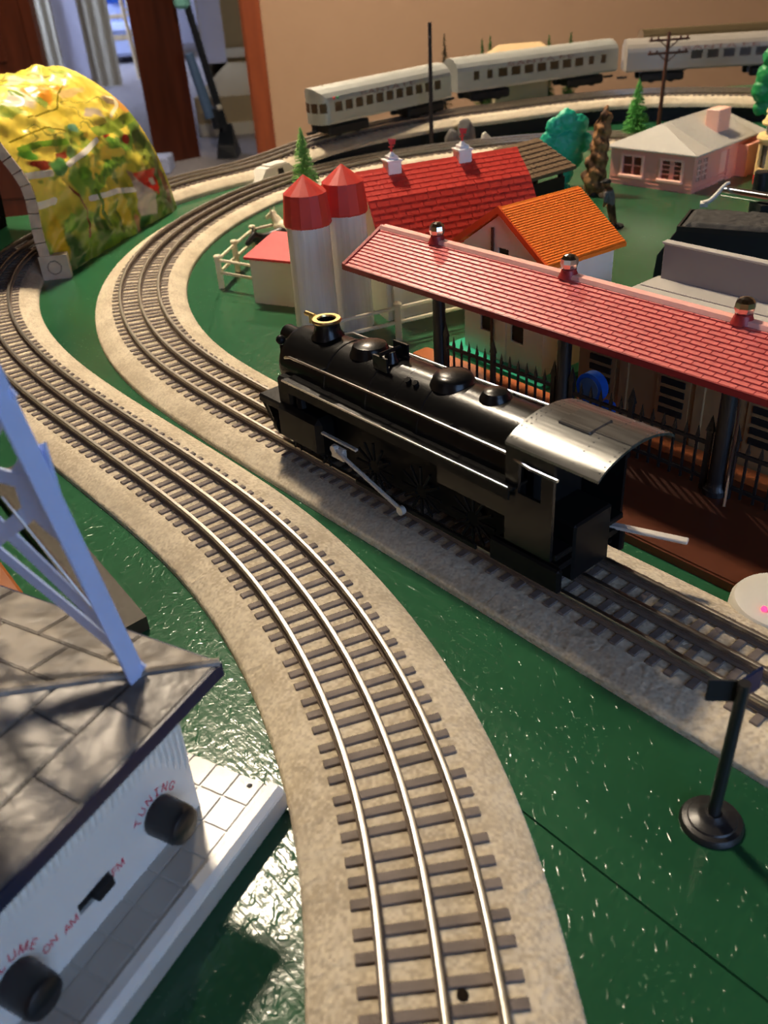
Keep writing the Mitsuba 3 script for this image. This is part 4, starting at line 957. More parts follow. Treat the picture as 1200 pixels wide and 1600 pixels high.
# fine standing ribs down the right-hand slope
rib = []
for x in np.arange(26, Lr - 20, 3.6):
    y0, y1 = -OV + .5, Lf / 2 - 1
    z_ = lambda y: PE + (PR_ - PE) * (y + OV) / (Lf / 2 + OV)
    rib.append(hull([(x, y0, z_(y0)), (x + 1.3, y0, z_(y0)), (x, y1, z_(y1)), (x + 1.3, y1, z_(y1)), (x + .3, y0, z_(y0) + .7), (x + 1.0, y0, z_(y0) + .7), (x + .3, y1, z_(y1) + .7), (x + 1.0, y1, z_(y1) + .7)]))
stuff(K('roof_ribs', cat(*rib), 'm_greyroof', parent=prf))
K('chimney', cbox(70, 14, 48, 96, 30, 72, .8), 'm_pinktrim', parent=prf)

# ------------------------------------------------------------------ trees
def brush_tree(loc, h, r, label, mat, seed, n=520, group=None):
    t = thing('brush_tree', label, 'tree', group)
    x, y, z = loc; rng = np.random.default_rng(seed)
    add('stem', rod((x, y, z), (x, y, z + h), 1.0, .4), 'm_darkbrown', parent=t)
    add('stand', mv(lathe([(0, 0), (4.5, 0), (4.2, 2), (1.2, 4), (0, 4)], 16), x, y, z), 'm_darkbrown', parent=t)
    vs = []
    for i in range(n):
        q = (i + .5) / n; zz = z + h * (.06 + .94 * q); a = rng.uniform(0, 2 * np.pi); rr = r * (1 - q) ** .85 * rng.uniform(.8, 1.05) + .8
        vs.append(rod((x, y, zz), (x + rr * math.cos(a), y + rr * math.sin(a), zz - rr * .12 + rng.normal(0, .8)), .75, .35, n=4))
    stuff(add('bristles', cat(*vs), mat, parent=t))
    return t
brush_tree((-67, 1120, 0), 70, 19, 'pale green bottle brush tree behind the two silos', 'm_brush', 1)
brush_tree((368, 1262, 0), 77, 22, 'bright green bottle brush tree left of the telephone pole with crossarms', 'm_brushdeep', 2)
brush_tree((142, 1545, 0), 119, 13, 'brownish slim brush tree behind the tail coach, beside the dark pole', 'm_brushbrown', 3, 300)
far = 'small dark green brush trees behind the middle coach'
for i, (x, y, h) in enumerate(((202, 1560, 103), (217, 1575, 105), (307, 1560, 102), (341, 1560, 104))):
    brush_tree((x, y, 0), h + 4, 14, ('leftmost small dark brush tree above the middle coach, clear of the sand coloured roof', 'small dark brush tree at the left end of the sand coloured roof', 'small dark brush tree at the right end of the sand coloured roof', 'rightmost small dark brush tree above the middle coach, clear of the sand coloured roof')[i], 'm_brushdark', 10 + i, 420, far)
def leafy_tree(loc, h, w, label, mat, lobes, yaw, stem=0.3, depth=.32):
    """A moulded tree: a flattened crown of rounded lobes on a short trunk."""
    t = thing('moulded_tree', label, 'tree')
    M = mat4(loc, rz=yaw)
    parts = None; ico = trimesh.creation.icosphere(subdivisions=2)
    for (lx, lz, lr) in lobes:
        m = mf((np.array(ico.vertices) * [lr * w, lr * w * depth * 1.6, lr * w] + [lx * w, 0, lz * h], np.array(ico.faces)))
        parts = m if parts is None else parts + m
    parts = parts.refine_to_length(2.6)
    v, f = mesh_of(parts)
    m = trimesh.Trimesh(v, f, process=True); trimesh.smoothing.filter_taubin(m, iterations=4)
    v = np.array(m.vertices); nn = np.array(m.vertex_normals)
    v = v + nn * ((meshkit.fbm(v * .22, 3, 5) - .5) * 4.2)[:, None]
    add('crown', (v, np.array(m.faces)), mat, M, True, parent=t)
    add('trunk', tube([(0, 0, 0), (.5, 0, h * .2), (0, 0, h * .45)], [3.6, 2.8, 2.4], 10), mat if mat == 'm_tealtree' else 'm_darkbrown', M, 30, parent=t)
    add('stand', lathe([(0, 0), (9, 0), (7, 2), (3, 3.4), (0, 3.4)], 18), mat if mat == 'm_tealtree' else 'm_darkbrown', M, parent=t)
    return t
leafy_tree((229, 1050, 0), 80, 30, 'flat teal moulded plastic tree behind the barn', 'm_tealtree', [(0, .55, .62), (-.62, .62, .42), (-.42, .8, .38), (0, .88, .42), (.45, .8, .42), (.68, .58, .38), (.35, .38, .4), (-.3, .4, .38), (0, .3, .35), (.1, .16, .28)], .2)
leafy_tree((548, 1245, 0), 118, 42, 'tall green moulded plastic tree at the right edge behind the pink house', 'm_greentree', [(0, .62, .5), (-.5, .62, .36), (-.62, .48, .34), (-.42, .8, .32), (0, .88, .36), (.45, .78, .4), (.6, .55, .42), (0, .42, .45), (-.3, .32, .3), (.4, .33, .36), (-.6, .3, .22)], .1, depth=.5)
# tall brown bark poplar
bp_ = []
for i in range(15):
    q = i / 14; a = i * 2.3
    bp_.append(((2.0 * math.cos(a) * (1 - q) + q * 9, 2.0 * math.sin(a) * (1 - q), 12 + 76 * q), 8.8 * (1 - q) ** .4 + 2.6))
v, f = blob([(p, r, q_, s_) for (p, r), (q_, s_) in zip(bp_[:-1], bp_[1:])], edge=1.8, rounds=3)
nn = np.array(trimesh.Trimesh(v, f, process=False).vertex_normals)
tw_ = np.sin((v[:, 2] * .42 + np.arctan2(v[:, 1], v[:, 0]) * 2)) * 1.3
v = v + nn * (tw_ + (meshkit.fbm(v * [.25, .25, .1], 3, 2) - .5) * 5)[:, None]
bt_ = thing('bark_tree', 'tall brown ridged bark tree between the teal tree and the pink house', 'tree')
MBT = mat4((252, 1005, 0))
add('crown', (v, f), 'm_bark', MBT, True, parent=bt_)
add('trunk', rod((0, 0, 0), (0, 0, 20), 4.2, 3.4), 'm_darkbrown', MBT, 30, parent=bt_)

# ------------------------------------------------------------------ poles
t = thing('telephone_pole', 'brown telephone pole with two crossarms in front of the darker coach', 'telephone pole')
Mp = mat4((420.5, 1333, 0))
tilt = np.array([.02, 0, 1.0])
add('pole', rod((0, 0, 0), tuple(tilt * 122), 3.0, 2.3), 'm_polebrown', Mp, 30, parent=t)
for z in (113, 97):
    k = add('crossarm', cbox(-27 + tilt[0] * z, -4.6, z - 1.4, 27 + tilt[0] * z, -2.0, z + 1.4, .4), 'm_polebrown', Mp, parent=t)
    for x in (-24, -15, 15, 24): add('insulator', mv(lathe([(0, 0), (1.3, 0), (1.5, 1.4), (.9, 3), (0, 3.2)], 10), x + tilt[0] * z, -3.3, z + 1.3), 'm_polebrown', Mp, 30, parent=k)
    for s_ in (-1, 1): add('brace', rod((s_ * 12 + tilt[0] * z, -3.4, z - 1), (tilt[0] * z, -3.0, z - 11), .8), 'm_polebrown', Mp, parent=k)
add('foot', lathe([(0, 0), (7, 0), (6, 2), (3.4, 4), (0, 4)], 18), 'm_polebrown', Mp, parent=t)
t = thing('lamp_pole', 'plain dark pole without crossarms in front of the silver tail coach', 'pole')
Mp = mat4((99, 1297, 0))
add('pole', rod((0, 0, 0), (2, 0, 155.0), 3.0, 2.4), 'm_poledark', Mp, 30, parent=t)
add('crossarm', cbox(.4, -12, 137.0, 2.8, 12, 139.4, .4), 'm_poledark', Mp, parent=t)
add('foot', lathe([(0, 0), (7, 0), (6, 2), (3.4, 4), (0, 4)], 18), 'm_poledark', Mp, parent=t)

# ------------------------------------------------------------------ small things at the back
def rock(loc, r, label, seed, mat='m_rock'):
    m = trimesh.creation.icosphere(subdivisions=3); v = np.array(m.vertices)
    v = v * (1 + .35 * (meshkit.fbm(v * 1.6 + seed, 3, seed) - .5))[:, None] * np.array(r) + np.array([0, 0, r[2] * .7]); v[:, 2] = np.maximum(v[:, 2], 0)
    return solo('rock', label, 'rock', (v, np.array(m.faces)), mat, mat4(loc), True)
rock((128, 1300, 0), (10, 8, 15), 'smaller grey boulder left of the big boulder by the raised track', 2)
rock((147, 1300, 0), (12, 9, 23), 'bigger round grey boulder behind the barn roof', 4)
solo('marker_cone', 'small pale wedge beside the grey boulders', 'wedge', hull([(-12, -6, 0), (14, -6, 0), (-12, 6, 0), (14, 6, 0), (-8, -4, 16), (-4, -4, 18), (-8, 4, 16), (-4, 4, 18)]), 'm_white', mat4((178, 1304, 0)))
sm = thing('switch_motor', 'pale grey trackside switch motor beside the rear track', 'switch motor')
Ms = mat4((-112, 1198, 0), rz=.82)
add('housing', hull([(-34, -13, 0), (34, -13, 0), (-34, 13, 0), (34, 13, 0), (-18, -9, 15), (22, -9, 15), (-18, 10, 15), (22, 10, 15)]), 'm_switch', Ms, parent=sm)
add('cover', cbox(-10, -8, 14.6, 20, 9, 17.5, .8), 'm_switch', Ms, parent=sm)
lab(add('lever_slot', hull([(0, -13.3, 3), (9, -13.3, 3), (0, -10.9, 12), (9, -10.9, 12), (0, -10, 3), (9, -10, 3)]), 'm_blackmatte', Ms, parent=sm), 'dark lever slot')
# brown roofed shelter behind the barn
MH = mat4((153, 846, 0), rz=.665)
ht = thing('shelter', 'dark timber shelter with a brown tiled roof at the right end of the barn', 'shelter')
def H_(name, m, mat, parent=None): return add(name, m, mat, MH, parent=parent or ht)
for x in (3, 47):
    for y in (3, 34): H_('post', cbox(x - 2, y - 2, 0, x + 2, y + 2, 60 if y < 10 else 74, .3), 'm_darkbrown')
H_('back_wall', box(0, 34, 0, 50, 36, 74), 'm_darkbrown')
H_('front_wall', box(0, 0, 0, 50, 2, 52), 'm_darkbrown')
hr_ = H_('roof', hull([(-6, -8, 58), (56, -8, 58), (-6, 40, 78), (56, 40, 78), (-6, -8, 60), (56, -8, 60), (-6, 40, 80), (56, 40, 80)]), 'm_brownroof')
hv = MH[:3, :3] @ np.array([0, 48, 20.0])
shingles(hr_, (MH @ np.array([-6, -8, 60, 1.0]))[:3], MH[:3, 0], hv, 62, np.hypot(48, 20), 8, 9, 'm_brownroof', th=1.4, gap=.35, name='tile')
# low sand coloured house whose roof shows above the middle coach
t = thing('hut', 'sand coloured hipped roof showing above the middle coach', 'house')
Mh = mat4((215, 1530, 0), rz=.12)
add('wall', box(6, 6, 0, 92, 44, 84), 'm_beige', Mh, parent=t)
add('roof', hull([(0, 0, 84), (98, 0, 84), (0, 50, 84), (98, 50, 84), (0, 0, 86), (98, 0, 86), (16, 25, 98), (82, 25, 98)]), 'm_sand', Mh, parent=t)

# small worker figurine by the cottage
fig = thing('figurine', 'small figurine in brown trousers and a dark cap standing beyond the orange roof', 'figurine')
Mg = mat4((244, 882, 0), rz=2.4)
lean = np.array([-.24 * math.cos(-2.4), -.24 * math.sin(-2.4)])
def G(x, y, z): return (x + lean[0] * z, y + lean[1] * z, z + 1.6)
add('torso', blob([(G(0, 0, 20), 4.2, G(0, 0, 32), 4.8), (G(0, 0, 32), 4.4, G(0, 0, 36), 1.8), (G(0, 0, 36), 1.8, G(0, 0, 40), 3.2), (G(0, 5, 31), 1.9, G(1, 7, 24), 1.5), (G(1, 7, 24), 1.5, G(4, 6, 19), 1.3), (G(0, -5, 31), 1.9, G(0, -7, 24), 1.5), (G(0, -7, 24), 1.5, G(3, -6, 18), 1.3), (G(0, 2, 20), 3.2, G(0, 3, 10), 2.3), (G(0, 3, 10), 2.2, G(0, 3, 1.5), 1.6), (G(0, 3, 1), 1.4, G(4, 3.4, .5), 1.2), (G(0, -2, 20), 3.2, G(0, -3, 10), 2.3), (G(0, -3, 10), 2.2, G(0, -3, 1.5), 1.6), (G(0, -3, 1), 1.4, G(4, -3.4, .5), 1.2), (G(3, 0, 39.6), .7, G(3.6, 0, 39.4), .5)], edge=1.0, rounds=4, sub=1), 'm_bark', Mg, True, parent=fig)
add('jacket', blob([(G(0, 0, 21), 4.6, G(0, 0, 31), 5.2), (G(0, 5, 31), 2.2, G(1, 7, 24.5), 1.9), (G(0, -5, 31), 2.2, G(0, -7, 24.5), 1.9)], edge=1.2, rounds=4, sub=1), 'm_rock', Mg, True, parent=fig)
add('cap', cat(mv(lathe([(0, 0), (3.8, 0), (3.7, 1.8), (2.6, 3.2), (0, 3.6)], 18), *G(0, 0, 40.2)), mv(cbox(1, -2.6, -.2, 6, 2.6, .5, .2), *G(0, 0, 40.4))), 'm_blackmatte', Mg, 30, parent=fig)
add('stand', lathe([(0, 0), (10, 0), (9.6, 1.4), (0, 1.8)], 24), 'm_blackmatte', Mg, parent=fig)

# ------------------------------------------------------------------ black tender car and the silver tube behind it
td = thing('tender', 'black railway tender with sloping end and a crinkled dark top, beyond the grey parapet', 'train car')
tl = np.array([228.0, 662, 0]); tr_ = np.array([300.0, 622.0, 0]); tx = (tr_ - tl) / np.linalg.norm(tr_ - tl); tyv = np.array([-tx[1], tx[0], 0])
MT = mat4(tl, x=tx, y=tyv)
def D(name, m, mat, smooth=False, parent=None): return add(name, m, mat, MT, smooth, parent=parent or td)
D('body', hull([(-12, 0, 12), (170, 0, 12), (-12, 50, 12), (170, 50, 12), (-10, 0, 38), (-10, 50, 38), (3, 1, 58), (3, 49, 58), (170, 1, 58), (170, 49, 58)]), 'm_blackmatte')
gx, gy = np.meshgrid(np.linspace(4, 168, 90), np.linspace(2, 48, 30), indexing='ij')
gz = 58.5 + 4.5 * np.minimum(1, np.minimum(np.minimum(gx - 4, 168 - gx), np.minimum(gy - 2, 48 - gy)) / 4) + 1.6 * (meshkit.fbm(np.stack([gx * .35, gy * .35, gx * 0], -1), 3, 9) - .5)
gv = np.stack([gx, gy, gz], -1)
vv = np.vstack([gv.reshape(-1, 3)]); D('crinkled_top', (vv, gridfaces(90, 30)), 'm_blacktop', True)
D('rim', cat(box(2, .4, 57, 169, 2, 60.5), box(2, 48, 57, 169, 49.6, 60.5), box(2, .4, 57, 3.6, 49.6, 60.5)), 'm_black')
for cx in (30, 130):
    k = D('truck', cat(cbox(cx - 22, 6, 4, cx + 22, 10, 12, 1), cbox(cx - 22, 40, 4, cx + 22, 44, 12, 1)), 'm_blackmatte')
    for wx in (cx - 12, cx + 12):
        for wy in (8, 42): D('wheel', rod((wx, wy - 1.5, 6.5), (wx, wy + 1.5, 6.5), 6.5, n=16), 'm_blackmatte', parent=k)
TUBE0, TUBE1 = (303.0, 766.9, 56.0), (375.0, 677.0, 56.0)
HOOK = [(306.0, 766.0, 63.0), (297.0, 757.0, 61.0), (289.0, 752.0, 55.0), (283.0, 755.0, 51.0)]
k_ = solo('silver_tube', 'bright silver tube with a pale hooked end lying across behind the tender', 'tube', rod(TUBE0, TUBE1, 4.4, n=24), 'm_chrome', smooth=30)
lab(add('hook', tube(CubicSpline([0, 1, 2, 3], HOOK)(np.linspace(0, 3, 24)), np.linspace(1.2, 2.2, 24), 10), 'm_switch', None, 40, parent=k_), 'pale grey hooked end')
add('claw', hull([tuple(np.array(HOOK[3]) + d_) for d_ in ((-4, -2, -3), (2, -4, -3), (4, 1, -2), (-2, 3, -2), (-4, -2, 0), (2, -4, 0), (4, 1, 1), (-2, 3, 1))]), 'm_switch', parent=k_)
for q_ in (.3, .9): add('cradle', mv(box(-4, -10, 0, 4, 10, 52), *(np.array(TUBE0) * (1 - q_) + np.array(TUBE1) * q_)[:2], 0), 'm_blackmatte', parent=k_)

# cream beacon tower
bc = thing('beacon', 'cream lantern tower with a round cap at the right edge by the pink house', 'lantern')
Mb = mat4((448.1, 1001.0, 0))
add('base', lathe([(0, 0), (21, 0), (21, 8), (19, 10), (0, 10)], 32), 'm_redpaint', Mb, 30, parent=bc)
def wall_ring(r0, r1, z0, z1): return lathe([(r0 - 2, z0), (r0, z0), (r1, z1), (r1 - 2, z1), (r0 - 2, z0)], 36)
bdy = mf(lathe([(17, 10), (21, 10), (20, 46), (17, 46), (17, 10)], 36))
for k in range(6):
    a = k * math.pi / 3 + .3
    bdy = bdy - mf(xf(box(10, -6.0, 18, 30, 6.0, 42), mat4(rz=a)))
add('body', bdy, 'm_yellowcream', Mb, 30, parent=bc)
add('inner_glass', lathe([(0, 11), (16, 11), (16, 45), (0, 45)], 30), 'm_glass', Mb, 30, parent=bc)
add('gallery', lathe([(0, 46), (23, 46), (23.5, 48), (22, 51), (0, 51)], 36), 'm_yellowcream', Mb, 30, parent=bc)
add('lantern_glass', lathe([(0, 51), (15, 51), (15, 62), (0, 62)], 30), 'm_glass', Mb, 30, parent=bc)
add('lantern_rim', lathe([(0, 61), (20, 61), (20.5, 63), (18, 66), (16.5, 72), (18, 73), (17, 76), (10, 79), (0, 80)], 36), 'm_yellowcream', Mb, 30, parent=bc)
lab(add('lens', sphere((0, 0, 56.5), (13, 13, 5)), 'm_chrome', Mb, True, parent=bc), 'bright lens inside the lantern')
solo('black_cap', 'short black plastic cylinder standing in front of the cream lantern tower', 'cylinder', lathe([(0, 0), (7, 0), (7, 54), (6.6, 54), (6.6, 68), (6, 69), (0, 69)], 24), 'm_black', mat4((336.0, 772.0, 0)), 30)

# ------------------------------------------------------------------ white disc lamp by the track, sign post
dl = thing('disc_lamp', 'white round trackside housing with a red light, at the right edge by the platform', 'signal lamp')
Md = mat4((166, 292, 0))
add('housing', lathe([(0, 0), (21, 0), (21.5, 1.5), (21, 6), (19.5, 8.0), (15, 9.2), (0, 10)], 48), 'm_white', Md, 35, parent=dl)
k = add('red_light', mv(lathe([(0, 0), (1.3, 0), (1.3, .7), (.8, 1.4), (0, 1.6)], 16), -11.2, -6.9, 9.5), 'm_redpaint', Md, 40, parent=dl)
scene[k]['emitter'] = emitter((2.2, .06, .25)); lab(k, 'small glowing red light')
sg_ = thing('crossing_sign', 'black crossing sign on a round stepped base beside the right-hand track', 'sign')
Mx = mat4((101.5, 190.5, 0))
add('base', lathe([(0, 0), (10.4, 0), (10.4, .9), (9.6, 2.2), (8.0, 2.6), (7.6, 3.2), (5.2, 3.9), (4.2, 4.4), (2.8, 5.6), (0, 5.6)], 40), 'm_black', Mx, 35, parent=sg_)
add('post', rod((0, 0, 4), (1.4, .6, 62.5), 2.1, 1.9, 18), 'm_black', Mx, 35, parent=sg_)
add('board', xf(cbox(-9.6, -.5, -4.3, .2, .5, 4.3, .2), mat4((1.4, 2.4, 57.6), rz=-.16)), 'm_blackmatte', Mx, parent=sg_)
add('board', xf(cbox(-.2, -.5, -4.3, 9.6, .5, 4.3, .2), mat4((1.4, 2.4, 58), rz=.55)), 'm_navy', Mx, parent=sg_)

# ------------------------------------------------------------------ water tower radio
RW = np.array([-.866, .5, 0]); RU = np.array([-.5, -.866, 0])
MR = mat4((-40.5, 208.0, 0), x=RW, y=RU)     # x goes back from the front edge, y runs along the front to the lower left
rd = thing('tower_radio', 'white novelty radio shaped like a station house under a blue legged water tower', 'radio')
def Rq(name, m, mat, smooth=False, parent=None): return add(name, m, mat, MR, smooth, parent=parent or rd)
PL = 142.0
pb = hull([(0, 0, 1), (PL, 0, 1), (0, PL, 1), (PL, PL, 1), (.8, .8, 0), (PL - .8, .8, 0), (.8, PL - .8, 0), (PL - .8, PL - .8, 0), (0, 0, 8.5), (PL, 0, 8.5), (0, PL, 8.5), (PL, PL, 8.5), (3.2, 2.2, 11.6), (PL - 3, 2.2, 11.6), (3.2, PL - 3, 11.6), (PL - 3, PL - 3, 11.6)])
bs = Rq('base', cut(pb, rod((10.8, 5.1, 4), (10.8, 5.1, 14), 1.0, n=20)), 'm_radiobase')
Rq('front_lip', hull([(0, .4, 6), (0, PL - .4, 6), (.2, .4, 10.2), (.2, PL - .4, 10.2), (1.8, .6, 12.2), (1.8, PL - .6, 12.2), (5.4, .6, 12.3), (5.4, PL - .6, 12.3), (6.2, .6, 11), (6.2, PL - .6, 11)]), 'm_radio')
lab(Rq('screw_hole', rod((10.8, 5.1, 8), (10.8, 5.1, 8.4), .98, n=20), 'm_dirt'), 'dark screw hole')
TILE_P = ply(hull([(.25, .25, 0), (9.75, .25, 0), (.25, 10.95, 0), (9.75, 10.95, 0), (.6, .6, .75), (9.4, .6, .75), (.6, 10.6, .75), (9.4, 10.6, .75)]), 'm_radiobase')
for r in range(1, 13):
    for s_ in range(12):
        x, y = 6.6 + 10 * (r - 1), 1.6 + 11.2 * s_
        if x > 24 and 21 < y < 112: continue
        if x > PL - 12: continue
        if r == 1 and s_ == 0:
            Rq('base_tile', cut(hull([(x + .25, y + .25, 11.4), (x + 9.75, y + .25, 11.4), (x + .25, y + 10.9, 11.4), (x + 9.75, y + 10.9, 11.4), (x + .6, y + .6, 12.15), (x + 9.4, y + .6, 12.15), (x + .6, y + 10.6, 12.15), (x + 9.4, y + 10.6, 12.15)]), rod((10.8, 5.1, 8), (10.8, 5.1, 14), 1.0, n=20)), 'm_radiobase', parent=bs)
        else: add('base_tile', TILE_P, None, MR @ mat4((x, y, 11.4)), parent=bs)
HX, HY0, HY1, HZ = 21.5, 19.0, 121.0, 71.0
hb = mf(box(HX, HY0, 11.5, 118, HY1, HZ))
hb = hb - mf(box(HX - 1, 58.5, 22.6, HX + 3, 71.5, 27.2))
Rq('house', hb, 'm_radio')
ribs = []
for y in np.arange(HY0 + .6, HY1 - 1, 2.3):
    z0 = 45 if y > HY0 + 13 else 30 + (y - HY0) * 1.15
    ribs.append(hull([(HX, y, z0), (HX, y + 1.3, z0), (HX - 1.3, y + .3, z0 + 6), (HX - 1.3, y + 1.0, z0 + 6), (HX - 1.3, y + .3, HZ), (HX - 1.3, y + 1.0, HZ), (HX, y, HZ), (HX, y + 1.3, HZ)]))
stuff(Rq('corrugation', cat(*ribs), 'm_radio'))
def knob(y, z):
    prof = [(0, 0), (6.2, 0), (6.6, .6), (6.4, 9.0), (5.8, 10.8), (4.2, 11.8), (0, 12.2)]
    v, f = lathe(prof, 40)
    a = np.arctan2(v[:, 1], v[:, 0]); rr = np.hypot(v[:, 0], v[:, 1])
    M = np.array([[0, 0, -1, HX - .2], [-1, 0, 0, y], [0, 1, 0, z], [0, 0, 0, 1.0]])
    return xf((v, f), M)
lab(Rq('knob', knob(36.2, 27.0), 'm_black', 35), 'black tuning knob'); lab(Rq('knob', knob(94.7, 26.0), 'm_black', 35), 'black volume knob')
sw = Rq('band_slot', box(HX + 1.2, 58.5, 22.6, HX + 1.6, 71.5, 27.2), 'm_blackmatte')
Rq('band_switch', cbox(HX - 2.4, 59.0, 22.9, HX + 1.4, 66.0, 26.9, .4), 'm_blackmatte', parent=sw)
def letter(ch, y, z, rot=0.0, h=2.6, parent=None):
    v, f = mesh_of(meshkit.text_mesh(ch, h, 0.16)); v = v.copy()
    v[:, 0] -= (v[:, 0].max() + v[:, 0].min()) / 2
    c, s = math.cos(rot), math.sin(rot)
    X = c * v[:, 0] - s * v[:, 1]; Z = s * v[:, 0] + c * v[:, 1]
    return (np.stack([HX - .02 - v[:, 2], y - X, z + Z], 1), f)
def arc_text(txt, cy, cz, r, half, h=3.0):
    out = []
    for i, ch in enumerate(txt):
        a = half - 2 * half * i / (len(txt) - 1)      # from the reader's left to right
        out.append(letter(ch, cy + r * math.sin(a), cz + r * math.cos(a), a, h))
    return cat(*out)
lab(Rq('lettering', arc_text('TUNING', 36.2, 25.0, 9.0, math.radians(50)), 'm_redtext'), 'red lettering TUNING over the knob')
lab(Rq('lettering', arc_text('VOLUME', 94.7, 24.5, 9.0, math.radians(50)), 'm_redtext'), 'red lettering VOLUME over the knob')
for txt, y, z in (('ON', 82.6, 23.6), ('AM', 75.2, 22.6), ('FM', 55.6, 23.4)):
    lab(Rq('lettering', cat(*[letter(c, y - (i - .5) * 2.7, z, 0, 2.8) for i, c in enumerate(txt)]), 'm_redtext'), 'red lettering ' + txt)
# slate roof: frame from the near right tip; four low slopes up to the middle
TX, TY, TZ, RL = 9.9, 8.0, 71.5, 124.0
SL = 8.2 / 43.5
zr_ = lambda dd: TZ + dd * SL
flat = 52.0
tipv = lambda x, y, z: (TX + x, TY + y, z)
rfk = Rq('roof', hull([tipv(0, 0, TZ - 2), tipv(RL, 0, TZ - 2), tipv(0, RL, TZ - 2), tipv(RL, RL, TZ - 2), tipv(.2, .2, TZ - .6), tipv(RL - .2, .2, TZ - .6), tipv(.2, RL - .2, TZ - .6), tipv(RL - .2, RL - .2, TZ - .6), tipv(flat, flat, zr_(flat) - .6), tipv(RL - flat, flat, zr_(flat) - .6), tipv(flat, RL - flat, zr_(flat) - .6), tipv(RL - flat, RL - flat, zr_(flat) - .6)]), 'm_slatedark')
tri = sg.Polygon([(1.2, .3), (RL - 1.2, .3), (RL - flat - 1, flat - .3), (flat + 1, flat - .3)])
ROWD, TLEN = 16.2, 28.5
for face in range(4):
    ang = face * math.pi / 2
    o = [(0, 0), (RL, 0), (RL, RL), (0, RL)][face]; dx, dy = [(1, 0), (0, 1), (-1, 0), (0, -1)][face]; wx, wy = -dy, dx
    Fm = np.eye(4); Fm[:3, 0] = dx, dy, 0; Fm[:3, 1] = wx, wy, SL; Fm[:3, 2] = -wx * SL, -wy * SL, 1; Fm[:3, 3] = tipv(o[0], o[1], TZ - .6)
    for r in range(4):
        st0 = [-.6, 13.6, -3.0, 12.0][r] if face == 3 else [2, -12, 4, -10][r]
        for c in range(-1, 5):
            x0 = st0 + c * TLEN
            if face == 3: x0 = RL - (1.0 + [29.2, 13.5, 27, 12][r]) - c * TLEN
            g = sg.box(x0 + .3, r * ROWD + .3, x0 + TLEN - .3, (r + 1) * ROWD - .3).intersection(tri)
            if g.area < 6 or g.geom_type != 'Polygon': continue
            g2 = g.buffer(-.5, join_style=2)
            if g2.is_empty or g2.geom_type != 'Polygon': continue
            v1, f1 = prism(g, .55, 0); v2, f2 = prism(g2, .4, .5)
            add('slate', cat(xf((v1, f1), Fm), xf((v2, f2), Fm)), 'm_slate', MR, parent=rfk)
for (x0, y0), (x1, y1) in (((0, 0), (flat, flat)), ((RL, 0), (RL - flat, flat)), ((0, RL), (flat, RL - flat)), ((RL, RL), (RL - flat, RL - flat))):
    Rq('hip_ridge', tube([tipv(x0, y0, TZ - .1), tipv(x1, y1, zr_(flat) + .1)], 1.5, 8), 'm_slate', parent=rfk)
lab(Rq('gutter', hull([tipv(-.5, -.5, TZ - 5.4), tipv(-.5, RL + .5, TZ - 5.4), tipv(-.5, -.5, TZ - .2), tipv(-.5, RL + .5, TZ - .2), tipv(1.2, 0, TZ - 6.0), tipv(1.2, RL, TZ - 6.0), tipv(.8, 0, TZ), tipv(.8, RL, TZ)]), 'm_navy', parent=rfk), 'dark navy roof edge')
Rq('gutter', hull([tipv(-.5, -.5, TZ - 5.4), tipv(RL + .5, -.5, TZ - 5.4), tipv(-.5, -.5, TZ - .2), tipv(RL + .5, -.5, TZ - .2), tipv(0, 1.2, TZ - 6.0), tipv(RL, 1.2, TZ - 6.0), tipv(0, .8, TZ), tipv(RL, .8, TZ)]), 'm_navy', parent=rfk)
Rq('eave_bracket', cbox(HX - 3.6, 24.5, HZ - 9, HX + .5, 28, HZ - .2, .3), 'm_sand')
# the tower standing on the roof: four angle-section legs, braces, gussets, tank
tw_k = Rq('tower', cat(mv(lathe([(0, 196), (34, 198), (47, 206), (49, 216), (49, 290), (47, 294), (0, 318)], 48), TX + RL / 2, TY + RL / 2, 0), mv(lathe([(0, 186), (55, 188), (55, 193), (0, 193)], 32), TX + RL / 2, TY + RL / 2, 0)), 'm_tower', 30)
CX, CY = TX + RL / 2, TY + RL / 2
def leg(sx, sy):
    foot = np.array([CX + sx * (RL / 2 - 15.0), CY + sy * (RL / 2 - 15.0), zr_(15) - 1.0]); topp = np.array([CX + sx * (RL / 2 - 26.2), CY + sy * (RL / 2 - 26.2), 192.0])
    def fl(ax):   # one flange of the angle, on the outer side
        w1, th_ = 6.2, .9
        out = []
        for base in (foot, topp):
            if ax == 0: e = [(0, 0), (-sx * w1, 0), (-sx * w1, -sy * th_), (0, -sy * th_)]
            else: e = [(0, 0), (0, -sy * w1), (-sx * th_, -sy * w1), (-sx * th_, 0)]
            out += [(base[0] + a, base[1] + b, base[2]) for a, b in e]
        return hull(out)
    return foot, topp, (fl(0), fl(1))
for sx, sy in ((-1, -1), (1, -1), (-1, 1), (1, 1)):
    ft, tp, fls = leg(sx, sy)
    k = Rq('leg', fls[0], 'm_tower', parent=tw_k); Rq('leg_flange', fls[1], 'm_tower', parent=tw_k)
def legpt(sx, sy, z):
    ft, tp, _ = leg(sx, sy); q = (z - ft[2]) / (tp[2] - ft[2]); return ft * (1 - q) + tp * q
def bar(p, q_, w_, th_, side):
    """flat bar in the plane of a tower side; side 'x' = the front (normal x), 'y' = the right end (normal y)"""
    p, q_ = np.array(p), np.array(q_); d_ = (q_ - p) / np.linalg.norm(q_ - p); nrm = np.array([1.0, 0, 0]) if side == 'x' else np.array([0, 1.0, 0])
    s2 = np.cross(nrm, d_); s2 /= np.linalg.norm(s2)
    return hull([e + s2 * a + nrm * b for e in (p, q_) for a in (-w_ / 2, w_ / 2) for b in (0, th_)])
ZG = 137.0
